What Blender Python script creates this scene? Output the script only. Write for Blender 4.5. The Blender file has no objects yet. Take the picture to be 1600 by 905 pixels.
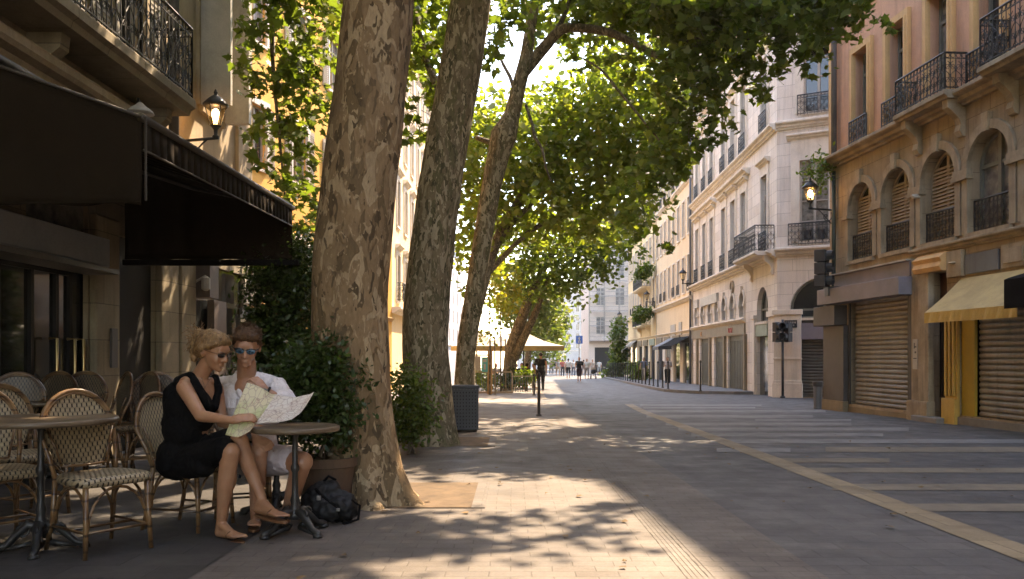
import bpy, math, random
import numpy as np
from mathutils import Vector, Matrix
R = math.radians
PI = math.pi
random.seed(7)
sc = bpy.context.scene
col = sc.collection
F, CH, SL = 1300.0, 1.16, 0.0125          # focal length in photo pixels, eye height, fall of the street per metre

def P(px, py, Z): return Vector(((px-800)/F*Z, Z, CH+(555-py)/F*Z))
def gz(Y): return -SL*Y
def G(px, py):
    Z = F*CH/(py-571.25)
    return Vector(((px-800)/F*Z, Z, gz(Z)))

# ------------------------------------------------------------------ mesh helper
class MB:
    def __init__(s): s.v, s.f, s.M = [], [], None
    def add(s, vs, fs):
        n = len(s.v)
        if s.M is not None: vs = [s.M @ Vector(p) for p in vs]
        s.v += [tuple(p) for p in vs]; s.f += [tuple(n+i for i in q) for q in fs]
        return s
    def box(s, x0, x1, y0, y1, z0, z1):
        return s.add([(x0,y0,z0),(x1,y0,z0),(x1,y1,z0),(x0,y1,z0),(x0,y0,z1),(x1,y0,z1),(x1,y1,z1),(x0,y1,z1)],
                     [(0,3,2,1),(4,5,6,7),(0,1,5,4),(1,2,6,5),(2,3,7,6),(3,0,4,7)])
    def quad(s, a, b, c, d): return s.add([a,b,c,d], [(0,1,2,3)])
    def prism(s, pts, y0, y1):
        """polygon pts (x, z) counter-clockwise seen from -y, pushed from y0 to y1"""
        n = len(pts)
        vs = [(x,y0,z) for x,z in pts]+[(x,y1,z) for x,z in pts]
        return s.add(vs, [tuple(range(n)), tuple(range(2*n-1,n-1,-1))]+[(i,n+i,n+(i+1)%n,(i+1)%n) for i in range(n)])
    def profile(s, pts, x0, x1):
        """moulding: profile points (y, z) pushed along x"""
        n = len(pts)
        vs = [(x0,y,z) for y,z in pts]+[(x1,y,z) for y,z in pts]
        return s.add(vs, [tuple(range(n-1,-1,-1)), tuple(range(n,2*n))]+[(i,(i+1)%n,n+(i+1)%n,n+i) for i in range(n)])
    def tube(s, pts, rad, n=8, cap=True, closed=False):
        pts = [Vector(p) for p in pts]; m = len(pts)
        rads = rad if isinstance(rad, (list,tuple)) else [rad]*m
        t0 = (pts[1]-pts[0]).normalized()
        a = t0.orthogonal().normalized()
        vs, fs = [], []
        for i,p in enumerate(pts):
            if closed: t = (pts[(i+1)%m]-pts[i-1]).normalized()
            else: t = (pts[min(i+1,m-1)]-pts[max(i-1,0)])
            t = t.normalized() if t.length > 1e-9 else t0
            a = (a-t*a.dot(t)); a = a.normalized() if a.length > 1e-6 else t.orthogonal().normalized()
            b = t.cross(a)
            for k in range(n):
                g = 2*PI*k/n
                vs.append(p+(a*math.cos(g)+b*math.sin(g))*rads[i])
        for i in range(m if closed else m-1):
            j = (i+1)%m
            for k in range(n):
                l = (k+1)%n
                fs.append((i*n+k, i*n+l, j*n+l, j*n+k))
        if cap and not closed: fs += [tuple(range(n-1,-1,-1)), tuple((m-1)*n+k for k in range(n))]
        return s.add(vs, fs)
    def lathe(s, prof, n=16, c=(0,0,0)):
        vs, fs = [], []; m = len(prof)
        for r,z in prof:
            for k in range(n):
                g = 2*PI*k/n; vs.append((c[0]+r*math.cos(g), c[1]+r*math.sin(g), c[2]+z))
        for i in range(m-1):
            for k in range(n):
                l = (k+1)%n; fs.append((i*n+k, i*n+l, (i+1)*n+l, (i+1)*n+k))
        fs += [tuple(range(n-1,-1,-1)), tuple((m-1)*n+k for k in range(n))]
        return s.add(vs, fs)
    def ell(s, c, r, rot=None, n=14, m=9):
        """ellipsoid: centre, three radii, rotation matrix"""
        vs, fs = [], []
        M = rot if rot is not None else Matrix.Identity(3)
        c = Vector(c)
        for i in range(m+1):
            t = PI*i/m
            for k in range(n):
                g = 2*PI*k/n
                vs.append(c+M@Vector((r[0]*math.sin(t)*math.cos(g), r[1]*math.sin(t)*math.sin(g), r[2]*math.cos(t))))
        for i in range(m):
            for k in range(n):
                l=(k+1)%n; fs.append((i*n+k,(i+1)*n+k,(i+1)*n+l,i*n+l))
        return s.add(vs, fs)
    def cap(s, a, b, ra, rb, n=12):
        """tapered capsule"""
        a, b = Vector(a), Vector(b); d = (b-a); L = d.length or 1e-4; d = d/L
        pts, rs = [], []
        for i in range(5):
            g = PI/2*(1-i/4.0); pts.append(a-d*ra*math.sin(g)); rs.append(max(ra*math.cos(g),1e-4))
        for i in range(5):
            g = PI/2*i/4.0; pts.append(b+d*rb*math.sin(g)); rs.append(max(rb*math.cos(g),1e-4))
        return s.tube(pts, rs, n)
    def build(s, name, m, parent=None, loc=None, smooth=False, bevel=0, off=None):
        me = bpy.data.meshes.new(name)
        vs = s.v
        if off is not None: vs = [(x-off[0], y-off[1], z-off[2]) for x,y,z in vs]
        me.from_pydata(vs, [], s.f); me.update()
        if m is not None: me.materials.append(m)
        if smooth: me.shade_smooth()
        return obj(name, me, parent, loc, bevel)

def obj(name, me, parent=None, loc=None, bevel=0):
    o = bpy.data.objects.new(name, me); col.objects.link(o)
    if parent: o.parent = parent
    if loc is not None: o.location = loc
    if bevel:
        b = o.modifiers.new('bevel','BEVEL'); b.width = bevel; b.segments = 2; b.limit_method = 'ANGLE'
    return o

def tag(o, label=None, cat=None, group=None, kind=None):
    if label: o['label'] = label
    if cat: o['category'] = cat
    if group: o['group'] = group
    if kind: o['kind'] = kind
    return o

def thing(name, label, cat, loc=(0,0,0), rotz=0, group=None):
    o = bpy.data.objects.new(name, None); col.objects.link(o)
    o.location = loc; o.rotation_euler = (0,0,rotz); o.empty_display_size = .1
    return tag(o, label, cat, group)

def copy_tree(o, parent=None):
    c = o.copy(); col.objects.link(c); c.parent = parent
    for ch in list(o.children): copy_tree(ch, c)
    return c

def solid_np(name, verts, faces_flat, loop_tot, m, parent=None, smooth=False):
    me = bpy.data.meshes.new(name)
    nf = len(loop_tot)
    me.vertices.add(len(verts)); me.vertices.foreach_set('co', np.asarray(verts, np.float32).ravel())
    me.loops.add(len(faces_flat)); me.loops.foreach_set('vertex_index', np.asarray(faces_flat, np.int32))
    me.polygons.add(nf)
    ls = np.concatenate(([0], np.cumsum(loop_tot)[:-1])).astype(np.int32)
    me.polygons.foreach_set('loop_start', ls)
    me.update(calc_edges=True); me.validate()
    me.materials.append(m)
    if smooth: me.shade_smooth()
    return obj(name, me, parent)

def fuse(mb, name, m, parent=None, voxel=.008, smooth=4, disp=None, off=None, keep=0):
    """closed overlapping volumes melted into one continuous surface"""
    o = mb.build('tmp', None)
    r = o.modifiers.new('r','REMESH'); r.mode = 'VOXEL'; r.voxel_size = voxel
    if smooth:
        s = o.modifiers.new('s','SMOOTH'); s.factor = .5; s.iterations = smooth
    if disp:
        t = bpy.data.textures.new('wrinkle','CLOUDS'); t.noise_scale = disp[1]; t.noise_depth = 3
        d = o.modifiers.new('d','DISPLACE'); d.texture = t; d.strength = disp[0]; d.mid_level = .5; d.texture_coords = 'LOCAL'
    dg = bpy.context.evaluated_depsgraph_get(); dg.update()
    me = bpy.data.meshes.new_from_object(o.evaluated_get(dg)); me.name = name
    bpy.data.objects.remove(o)
    if off is not None: me.transform(Matrix.Translation(-Vector(off)))
    me.materials.clear(); me.materials.append(m); me.shade_smooth()
    return obj(name, me, parent)

# ------------------------------------------------------------------ materials
def nodes(name):
    m = bpy.data.materials.new(name); m.use_nodes = True
    nt = m.node_tree; nt.nodes.clear()
    out = nt.nodes.new('ShaderNodeOutputMaterial'); b = nt.nodes.new('ShaderNodeBsdfPrincipled')
    nt.links.new(b.outputs[0], out.inputs[0])
    return m, nt, b, out
def N(nt, t, **k):
    n = nt.nodes.new('ShaderNode'+t)
    for a,v in k.items():
        if a.startswith('i_'):
            key = a[2:]; key = int(key) if key.isdigit() else key.replace('_',' ')
            n.inputs[key].default_value = v
        else: setattr(n, a, v)
    return n
def L(nt, a, b): nt.links.new(a, b)
def mixc(nt, fac, a, b, mode='MIX'):
    n = nt.nodes.new('ShaderNodeMix'); n.data_type = 'RGBA'; n.blend_type = mode
    for sock, val in ((0,fac),(6,a),(7,b)):
        if hasattr(val,'is_output'): L(nt, val, n.inputs[sock])
        elif sock == 0: n.inputs[0].default_value = val
        else: n.inputs[sock].default_value = (*val,1) if len(val)==3 else val
    return n.outputs[2]
def ramp(nt, fac, stops, interp='LINEAR'):
    n = nt.nodes.new('ShaderNodeValToRGB'); n.color_ramp.interpolation = interp
    e = n.color_ramp.elements
    while len(e) < len(stops): e.new(.5)
    for i,(p,c) in enumerate(stops):
        e[i].position = p; e[i].color = (c,c,c,1) if not hasattr(c,'__len__') else (*c,1)
    L(nt, fac, n.inputs[0]); return n.outputs[0]
def coords(nt, scale=(1,1,1), rot=(0,0,0), kind='Object'):
    tc = N(nt,'TexCoord'); mp = N(nt,'Mapping')
    mp.inputs['Scale'].default_value = scale; mp.inputs['Rotation'].default_value = rot
    L(nt, tc.outputs[kind], mp.inputs[0]); return mp.outputs[0]
def noise(nt, vec, scale, detail=4, rough=.6, dist=0):
    n = N(nt,'TexNoise'); n.inputs['Scale'].default_value = scale; n.inputs['Detail'].default_value = detail
    n.inputs['Roughness'].default_value = rough; n.inputs['Distortion'].default_value = dist
    if vec is not None: L(nt, vec, n.inputs['Vector'])
    return n.outputs[0]
def bump(nt, b, h, strength=.3, dist=.01, prev=None):
    n = N(nt,'Bump'); n.inputs['Strength'].default_value = strength; n.inputs['Distance'].default_value = dist
    L(nt, h, n.inputs['Height'])
    if prev is not None: L(nt, prev, n.inputs['Normal'])
    L(nt, n.outputs[0], b.inputs['Normal']); return n.outputs[0]

def mat(name, c, c2=None, rough=.8, scale=2.0, fine=40.0, bmp=.15, metal=0, spec=.4, streak=0, joints=None, sheen=0, patch=.55):
    """weathered surface: two tones in large patches, fine grain, optional rain streaks and stone joints (w, h)"""
    m, nt, b, out = nodes(name)
    c2 = c2 or tuple(x*.72 for x in c)
    v = coords(nt)
    f = ramp(nt, noise(nt, v, scale, 6, .65, .3), [(.35,0),(.35+patch*.6,1)])
    cc = mixc(nt, f, c2, c)
    fn = noise(nt, v, fine, 3, .6)
    cc = mixc(nt, .35, cc, ramp(nt, fn, [(.3,.72),(.7,1.15)]), 'MULTIPLY')
    if streak:
        sv = coords(nt, (2.2,2.2,.16))
        sf = ramp(nt, noise(nt, sv, 2.2, 5, .7), [(.48,0),(.72,1)])
        mm = N(nt,'Math', operation='MULTIPLY'); L(nt, sf, mm.inputs[0]); mm.inputs[1].default_value = streak
        cc = mixc(nt, mm.outputs[0], cc, tuple(x*.35 for x in c))
    h = fn
    if joints:
        tc = N(nt,'TexCoord'); sp = N(nt,'SeparateXYZ'); cb = N(nt,'CombineXYZ')
        L(nt, tc.outputs['Object'], sp.inputs[0]); L(nt, sp.outputs[0], cb.inputs[0]); L(nt, sp.outputs[2], cb.inputs[1])
        br = N(nt,'TexBrick'); L(nt, cb.outputs[0], br.inputs['Vector'])
        br.inputs['Scale'].default_value = 1; br.inputs['Brick Width'].default_value = joints[0]; br.inputs['Row Height'].default_value = joints[1]
        br.inputs['Mortar Size'].default_value = .007; br.inputs['Mortar Smooth'].default_value = .3
        br.inputs['Color1'].default_value = (1,1,1,1); br.inputs['Color2'].default_value = (.82,.8,.78,1); br.inputs['Mortar'].default_value = (.42,.4,.38,1)
        cc = mixc(nt, .85, cc, br.outputs[0], 'MULTIPLY')
    L(nt, cc, b.inputs['Base Color'])
    b.inputs['Roughness'].default_value = rough; b.inputs['Metallic'].default_value = metal
    b.inputs['Specular IOR Level'].default_value = spec
    p = bump(nt, b, h, bmp, .006)
    if joints:
        iv = N(nt,'Math', operation='SUBTRACT'); iv.inputs[0].default_value = 1; L(nt, br.outputs[1], iv.inputs[1])
        bump(nt, b, iv.outputs[0], .5, .012, p)
    return m

def leafmat(name, ca, cb, cc=None, trans=.55, rough=.45):
    m, nt, b, out = nodes(name)
    g = N(nt,'NewGeometry')
    r = ramp(nt, g.outputs['Random Per Island'], [(0,ca),(.55,cb),(1,cc or cb)])
    L(nt, r, b.inputs['Base Color']); b.inputs['Roughness'].default_value = rough
    b.inputs['Specular IOR Level'].default_value = .35
    t = N(nt,'BsdfTranslucent')
    tcx = mixc(nt, 1.0, r, (1.8,1.9,.7), 'MULTIPLY')
    L(nt, tcx, t.inputs[0])
    mx = N(nt,'MixShader'); mx.inputs[0].default_value = trans
    L(nt, b.outputs[0], mx.inputs[1]); L(nt, t.outputs[0], mx.inputs[2]); L(nt, mx.outputs[0], out.inputs[0])
    return m

def emit(name, c, s):
    m, nt, b, out = nodes(name)
    b.inputs['Base Color'].default_value = (*c,1); b.inputs['Emission Color'].default_value = (*c,1); b.inputs['Emission Strength'].default_value = s
    return m

M = {}
M['iron'] = mat('wrought_iron', (.022,.021,.02), rough=.55, bmp=.05, spec=.5)
M['green_iron'] = mat('green_painted_iron', (.03,.05,.042), rough=.5, bmp=.05)
M['gunmetal'] = mat('dark_grey_paint', (.05,.052,.058), rough=.5, bmp=.04)
M['steel'] = mat('worn_steel', (.25,.24,.23), rough=.42, metal=.7, bmp=.05)
M['zinc'] = mat('zinc_pipe', (.16,.17,.19), rough=.5, metal=.3, bmp=.05, streak=.4)
M['glass_dark'] = mat('window_glass_dark', (.03,.034,.036), rough=.07, bmp=.02, spec=.8, fine=3)
M['glass_curtain'] = mat('window_glass_curtained', (.34,.31,.27), (.10,.095,.085), rough=.1, bmp=.02, spec=.7, scale=3.5, fine=6)
M['white_frame'] = mat('painted_window_frame', (.5,.46,.4), rough=.55, bmp=.04, streak=.2)
M['green_frame'] = mat('greenish_window_frame', (.22,.22,.18), rough=.55, bmp=.04)
M['shade_black'] = mat('dark_interior', (.012,.011,.010), rough=.9)  # near-black colour stands in for the shade inside rooms and openings
# ------------------------------------------------------------------ camera, sky, sun
cam = bpy.data.objects.new('camera', bpy.data.cameras.new('camera')); col.objects.link(cam)
cam.location = (0,0,CH); cam.rotation_euler = (R(90),0,0)
cam.data.sensor_width = 36; cam.data.lens = F/1600*36; cam.data.shift_y = 102.5/1600; cam.data.clip_end = 2000; cam.data.clip_start = .1
sc.camera = cam
AZ, EL = R(30), R(52)            # sun: 30 degrees right of straight ahead, 52 up
w = bpy.data.worlds.new('World'); sc.world = w; w.use_nodes = True
wn = w.node_tree; bg = wn.nodes['Background']
sky = wn.nodes.new('ShaderNodeTexSky'); sky.sky_type = 'NISHITA'; sky.sun_disc = False
sky.sun_elevation = EL; sky.sun_rotation = AZ; sky.dust_density = .7; sky.air_density = 1.0
wn.links.new(sky.outputs[0], bg.inputs[0]); bg.inputs[1].default_value = .15
sd = bpy.data.lights.new('sun','SUN'); sd.energy = 2.35; sd.angle = R(.6); sd.color = (1,.9,.74)
so = bpy.data.objects.new('sun', sd); col.objects.link(so)
dirv = Vector((math.sin(AZ)*math.cos(EL), math.cos(AZ)*math.cos(EL), math.sin(EL)))
so.rotation_euler = dirv.to_track_quat('Z','Y').to_euler(); so.location = (10,20,40)
sc.view_settings.view_transform = 'Standard'; sc.view_settings.look = 'None'; sc.view_settings.exposure = 2.95
sc.view_settings.use_white_balance = True; sc.view_settings.white_balance_temperature = 8300; sc.view_settings.white_balance_tint = 17; sc.view_settings.gamma = 1
cy = sc.cycles
cy.use_denoising = True; cy.max_bounces = 7; cy.diffuse_bounces = 4; cy.glossy_bounces = 2; cy.transmission_bounces = 3; cy.transparent_max_bounces = 8
cy.use_adaptive_sampling = True; cy.adaptive_threshold = .02; cy.sample_clamp_indirect = 4
cy.caustics_reflective = False; cy.caustics_refractive = False

# ------------------------------------------------------------------ ground
def sheet(name, poly, lift, m, label=None):
    """flat polygon (x, y) lying on the gently falling street"""
    mb = MB(); mb.add([(x,y,gz(y)+lift) for x,y in poly], [tuple(range(len(poly)))])
    return tag(mb.build(name, m), label, None, None, 'structure')
def band(x0,x1,y0,y1): return [(x0,y0),(x1,y0),(x1,y1),(x0,y1)]

def paving(name, c, c2, w, h, mortar=.006, dark=.45, offset=.5, rough=.75, stain=.5, rot=0, bmp=.5, tone=.25, spec=.4):
    m, nt, b, out = nodes(name)
    v = coords(nt, rot=(0,0,rot))
    wob = N(nt,'VectorMath', operation='MULTIPLY_ADD')
    nz = N(nt,'TexNoise'); nz.inputs['Scale'].default_value = 3; L(nt, v, nz.inputs['Vector'])
    L(nt, nz.outputs[1], wob.inputs[0]); wob.inputs[1].default_value = (.02,.02,0); L(nt, v, wob.inputs[2])
    br = N(nt,'TexBrick'); L(nt, wob.outputs[0], br.inputs['Vector']); br.offset = offset
    br.inputs['Scale'].default_value = 1; br.inputs['Brick Width'].default_value = w; br.inputs['Row Height'].default_value = h
    br.inputs['Mortar Size'].default_value = mortar; br.inputs['Mortar Smooth'].default_value = .4; br.inputs['Bias'].default_value = 0
    br.inputs['Color1'].default_value = (1+tone*.3,1+tone*.3,1+tone*.3,1); br.inputs['Color2'].default_value = (1-tone,1-tone,1-tone,1)
    br.inputs['Mortar'].default_value = (dark,dark,dark*.95,1)
    f = ramp(nt, noise(nt, v, .55, 9, .7, .5), [(.36,0),(.62,1)])
    cc = mixc(nt, f, c2, c)
    cc = mixc(nt, 1.0, cc, br.outputs[0], 'MULTIPLY')
    fn = noise(nt, v, 60, 4, .7)
    cc = mixc(nt, .55, cc, ramp(nt, fn, [(.28,.6),(.72,1.25)]), 'MULTIPLY')
    st = ramp(nt, noise(nt, v, 1.6, 8, .75, 1.0), [(.52,0),(.7,1)])
    mm = N(nt,'Math', operation='MULTIPLY'); L(nt, st, mm.inputs[0]); mm.inputs[1].default_value = stain
    cc = mixc(nt, mm.outputs[0], cc, tuple(x*.5 for x in c2))
    # small dark spots of chewing gum and grit
    vo = N(nt,'TexVoronoi'); vo.inputs['Scale'].default_value = 2.3; L(nt, v, vo.inputs['Vector'])
    sp = ramp(nt, vo.outputs['Distance'], [(.035,1),(.05,0)])
    cc = mixc(nt, sp, cc, tuple(x*.42 for x in c2))
    L(nt, cc, b.inputs['Base Color'])
    L(nt, ramp(nt, noise(nt, v, 2.5, 5, .6), [(.3,rough-.22),(.7,rough+.1)]), b.inputs['Roughness'])
    b.inputs['Specular IOR Level'].default_value = spec
    p = bump(nt, b, fn, .35, .004)
    iv = N(nt,'Math', operation='SUBTRACT'); iv.inputs[0].default_value = 1; L(nt, br.outputs[1], iv.inputs[1])
    bump(nt, b, iv.outputs[0], bmp, .008, p)
    return m
M['setts'] = paving('grey_stone_setts', (.092,.088,.085), (.066,.064,.063), .42, .21, .005, .6, stain=.6, tone=.2)
M['pavers'] = paving('warm_pavement_pavers', (.145,.121,.101), (.098,.082,.069), .24, .12, .0045, .6, tone=.14)
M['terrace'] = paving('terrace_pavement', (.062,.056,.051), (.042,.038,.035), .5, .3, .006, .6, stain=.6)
M['pale_pave'] = paving('pale_slabs', (.26,.235,.21), (.19,.17,.15), .6, .4, .006, .6)
M['walk'] = paving('grey_sidewalk', (.16,.158,.16), (.12,.12,.122), .7, .45, .006, .6)
M['kerbstone'] = mat('kerb_granite', (.24,.225,.21), rough=.8, fine=60, bmp=.4)
M['band'] = paving('ochre_stone_band', (.28,.21,.125), (.2,.15,.09), .3, .5, .006, .6, stain=.55)
M['stripe'] = mat('worn_pale_stone', (.25,.24,.228), (.12,.117,.114), rough=.75, fine=50, bmp=.3, scale=2.2, patch=.7)
M['stripe_warm'] = mat('worn_ochre_stone', (.235,.185,.125), (.115,.098,.075), rough=.75, fine=50, bmp=.3, scale=2.2, patch=.7)
M['sand'] = mat('sandy_soil', (.15,.10,.06), (.08,.054,.033), rough=.95, fine=22, bmp=1.0, scale=5)

sheet('ground', [(-72,-58),(72,-58),(72,326),(-72,326)], 0, M['setts'], 'grey stone paving of the open street')
sheet('pavement', [(-5.6,-6),(1.72,-6),(1.72,9.2),(1.5,26),(-5.6,26)], .004, M['pavers'], 'small warm pavers along the plane trees')
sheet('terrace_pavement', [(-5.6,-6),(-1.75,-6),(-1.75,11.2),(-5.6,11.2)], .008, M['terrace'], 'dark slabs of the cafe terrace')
sheet('paved_square', [(-30,26.004),(.9,26.004),(1.3,60),(-30,60)], .004, M['pale_pave'], 'pale slabs beyond the trees')
# ribbed drainage strip between pavers and roadway
mb = MB()
for i in range(6):
    x = .95+i*.03
    mb.add([(x,-6,gz(-6)+.006),(x+.0235,-6,gz(-6)+.006),(x+.0235,26,gz(26)+.006),(x,26,gz(26)+.006),
            (x,-6,gz(-6)+.0068),(x+.0235,-6,gz(-6)+.0068),(x+.0235,26,gz(26)+.0068),(x,26,gz(26)+.0068)],
           [(4,5,6,7),(0,4,7,3),(1,2,6,5)])
tag(mb.build('gutter_path', M['pavers']), 'ribbed stone guide strip in the paving', kind='structure')
sheet('road_band', [(2.98,2),(3.27,2),(3.42,21),(3.62,24.9),(3.36,24.9),(3.16,21)], .006, M['band'], 'ochre stone band edging the crossing')
for i,(py,xa,xb,dy,warm) in enumerate([(633.5,1000,1190,1.3,0),(637.5,1005,1180,1.2,0),(643,1000,1290,1.8,0),(651,1010,1270,2,0),(657,1180,1330,1.6,0),(663,1040,1330,2.2,0),(671,1060,1420,2.4,0),
        (680,1080,1380,2.4,0),(690,1110,1600,3,0),(703,1290,1610,4.0,1),(704,1120,1235,3,0),(720,1200,1390,3.4,1),(735.5,1230,1620,3.8,1),(762,1300,1640,5,1),(794,1395,1640,6,1)]):
    a = G(xa,py-dy); b_ = G(xb,py-dy); c = G(xb,py+dy); d = G(xa,py+dy)
    sheet('road_marking', [(d.x,d.y),(c.x,c.y),(b_.x,b_.y),(a.x,a.y)], .005, M['stripe_warm' if warm else 'stripe'],
          'flush pale stone strip set across the paving')
# long ochre line further up the street
sheet('road_line', [(1.0,29),(1.22,29),(1.5,60),(1.35,60)], .008, M['band'], 'ochre line along the left edge of the street')
# tree pit
def pit(cx, cy, hx, hy, m2):
    mb = MB(); n = 34
    g = [[None]*(n+1) for _ in range(n+1)]
    for i in range(n+1):
        for j in range(n+1):
            x = cx-hx+2*hx*i/n; y = cy-hy+2*hy*j/n
            e = min(i,j,n-i,n-j)/n
            rr_ = math.hypot((x-cx)/hx*(.82 if x > cx else 1), (y-cy)/hy)
            edge = .86+.10*math.sin(3*math.atan2(y-cy,x-cx)+1)+.06*math.sin(7*math.atan2(y-cy,x-cx))
            zz_s = .03+random.uniform(-.006,.012)-max(0,rr_-edge)*.16-(.05 if e == 0 else 0)
            g[i][j] = (x, y, gz(y)+.012+(0 if e==0 else 0))
    vs = [p for r in g for p in r]
    mb.add(vs, [(i*(n+1)+j,(i+1)*(n+1)+j,(i+1)*(n+1)+j+1,i*(n+1)+j+1) for i in range(n) for j in range(n)])
    tag(mb.build('soil_ground', m2, smooth=True), 'sandy soil around the tree foot', kind='structure')
    mb = MB(); t = .11
    for a in ((cx+hx,cx+hx+t,cy-hy,cy+hy),):
        y = (a[2]+a[3])/2
        mb.add([(a[0],a[2],gz(a[2])),(a[1],a[2],gz(a[2])),(a[1],a[3],gz(a[3])),(a[0],a[3],gz(a[3])),
                (a[0],a[2],gz(a[2])+.012),(a[1],a[2],gz(a[2])+.012),(a[1],a[3],gz(a[3])+.012),(a[0],a[3],gz(a[3])+.012)],
               [(4,5,6,7),(0,1,5,4),(1,2,6,5),(2,3,7,6),(3,0,4,7)])
    tag(mb.build('kerb', M['pavers']), 'flush stone edging of the tree pit', kind='structure')
pit(-1.05, 7.45, .72, .72, M['sand'])
pit(-1.15, 12.6, .8, .75, M['sand'])
# raised sidewalk on the right beyond the crossing
kp = [(12,33.2),(8.9,33.3),(7.7,34.0),(7.0,35.2),(6.72,36.8),(6.8,40),(8.6,80),(9.3,97),(12.9,97),(9.9,36)]
kp = [(12,33.2),(8.9,33.3),(7.7,34.0),(7.0,35.2),(6.72,36.8),(6.8,40),(8.6,80),(9.3,82),(14,82),(13,60)]
n = len(kp); mb = MB()
top = [(x,y,gz(y)+.12) for x,y in kp]; bot = [(x,y,gz(y)-.1) for x,y in kp]
mb.add(top+bot, [tuple(range(n-1,-1,-1))]+[(i,(i+1)%n,n+(i+1)%n,n+i) for i in range(n)])
tag(mb.build('sidewalk', M['walk']), 'raised grey sidewalk behind the bollards', kind='structure')
mb = MB()
ed = [Vector((x,y,gz(y)+.125)) for x,y in kp[:8]]
for a,b_ in zip(ed, ed[1:]):
    d = (b_-a).normalized(); s_ = Vector((d.y,-d.x,0)).normalized()*.16
    s_ = -s_ if s_.x < 0 and abs(s_.x)>.5*s_.length else s_
    q = [a-Vector((0,0,.2)), b_-Vector((0,0,.2)), b_, a]
    inn = [Vector((s_.x,s_.y,0))]
    o_ = s_*.0
    e = -s_*.02
    mb.add([a+e-Vector((0,0,.2)), b_+e-Vector((0,0,.2)), b_+e, a+e, a+e+Vector((.15,.12,0)), b_+e+Vector((.15,.12,0))],
           [(0,1,2,3),(3,2,5,4)])
tag(mb.build('kerb', M['kerbstone']), 'granite kerb of the right sidewalk', kind='structure')
# ------------------------------------------------------------------ facades
M['cream'] = mat('cream_render', (.85,.68,.46), (.78,.60,.39), rough=.9, streak=.25, scale=.6, joints=None)
M['white_stone'] = mat('pale_stone_facade', (.83,.75,.67), (.74,.66,.58), rough=.9, streak=.45, scale=.7, joints=(1.1,.42))
M['white_trim'] = mat('pale_stone_mouldings', (.82,.73,.62), (.64,.56,.47), rough=.85, streak=.35, scale=.9)
M['brown_stone'] = mat('aged_brown_stone', (.44,.345,.235), (.29,.22,.145), rough=.92, streak=.7, scale=1.1, joints=(1.3,.52), bmp=.3)
M['brown_trim'] = mat('aged_stone_mouldings', (.45,.36,.25), (.25,.19,.125), rough=.9, streak=.75, scale=1.8, bmp=.35)
M['pink_render'] = mat('faded_orange_render', (.62,.35,.22), (.52,.29,.185), rough=.92, streak=.5, scale=1.1)
M['ochre_trim'] = mat('ochre_mouldings', (.66,.40,.18), (.54,.32,.145), rough=.88, streak=.35, scale=1.2)
M['yellow_wall'] = mat('yellow_ochre_render', (.86,.45,.11), (.78,.39,.09), rough=.9, streak=.2, scale=.5)
M['sand_wall'] = mat('sandy_render', (.85,.63,.36), (.77,.55,.30), rough=.9, streak=.3, scale=.5)
M['cafe_stone'] = mat('cafe_stone', (.37,.31,.215), (.23,.19,.13), rough=.9, streak=.5, scale=1.2, joints=(.8,.45), bmp=.35)
M['cafe_render'] = mat('cafe_render', (.48,.37,.245), (.31,.235,.155), rough=.9, streak=.5, scale=.9, bmp=.25)
M['grey_wall'] = mat('grey_far_render', (.50,.47,.46), (.40,.38,.38), rough=.9, streak=.3, scale=.3)
M['shutter'] = mat('roller_shutter_steel', (.31,.295,.27), (.21,.20,.185), rough=.55, metal=.35, streak=.55, scale=1.5)
M['shutter_dark'] = mat('dark_roller_shutter', (.13,.125,.11), (.09,.088,.078), rough=.6, metal=.3, streak=.4, scale=1.5)
M['louvre'] = mat('beige_louvres', (.42,.35,.26), (.33,.27,.2), rough=.7, streak=.3)
M['panel_grey'] = mat('violet_grey_cladding', (.23,.21,.245), (.18,.165,.19), rough=.5, bmp=.03)
M['panel_brown'] = mat('brown_grey_cladding', (.085,.075,.07), rough=.5, bmp=.03)
M['olive_door'] = mat('olive_painted_metal', (.10,.10,.07), (.06,.06,.045), rough=.5, streak=.3)
M['bronze'] = mat('bronze_cladding', (.26,.20,.12), (.18,.14,.09), rough=.6, streak=.3)

def mould(n=8):  # classical profile scaled to unit depth / height, y negative = outwards
    return [(0,0),(-.25,0),(-.3,.18),(-.55,.25),(-.62,.5),(-.9,.6),(-1,.72),(-1,.92),(-.92,1),(0,1)]

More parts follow.
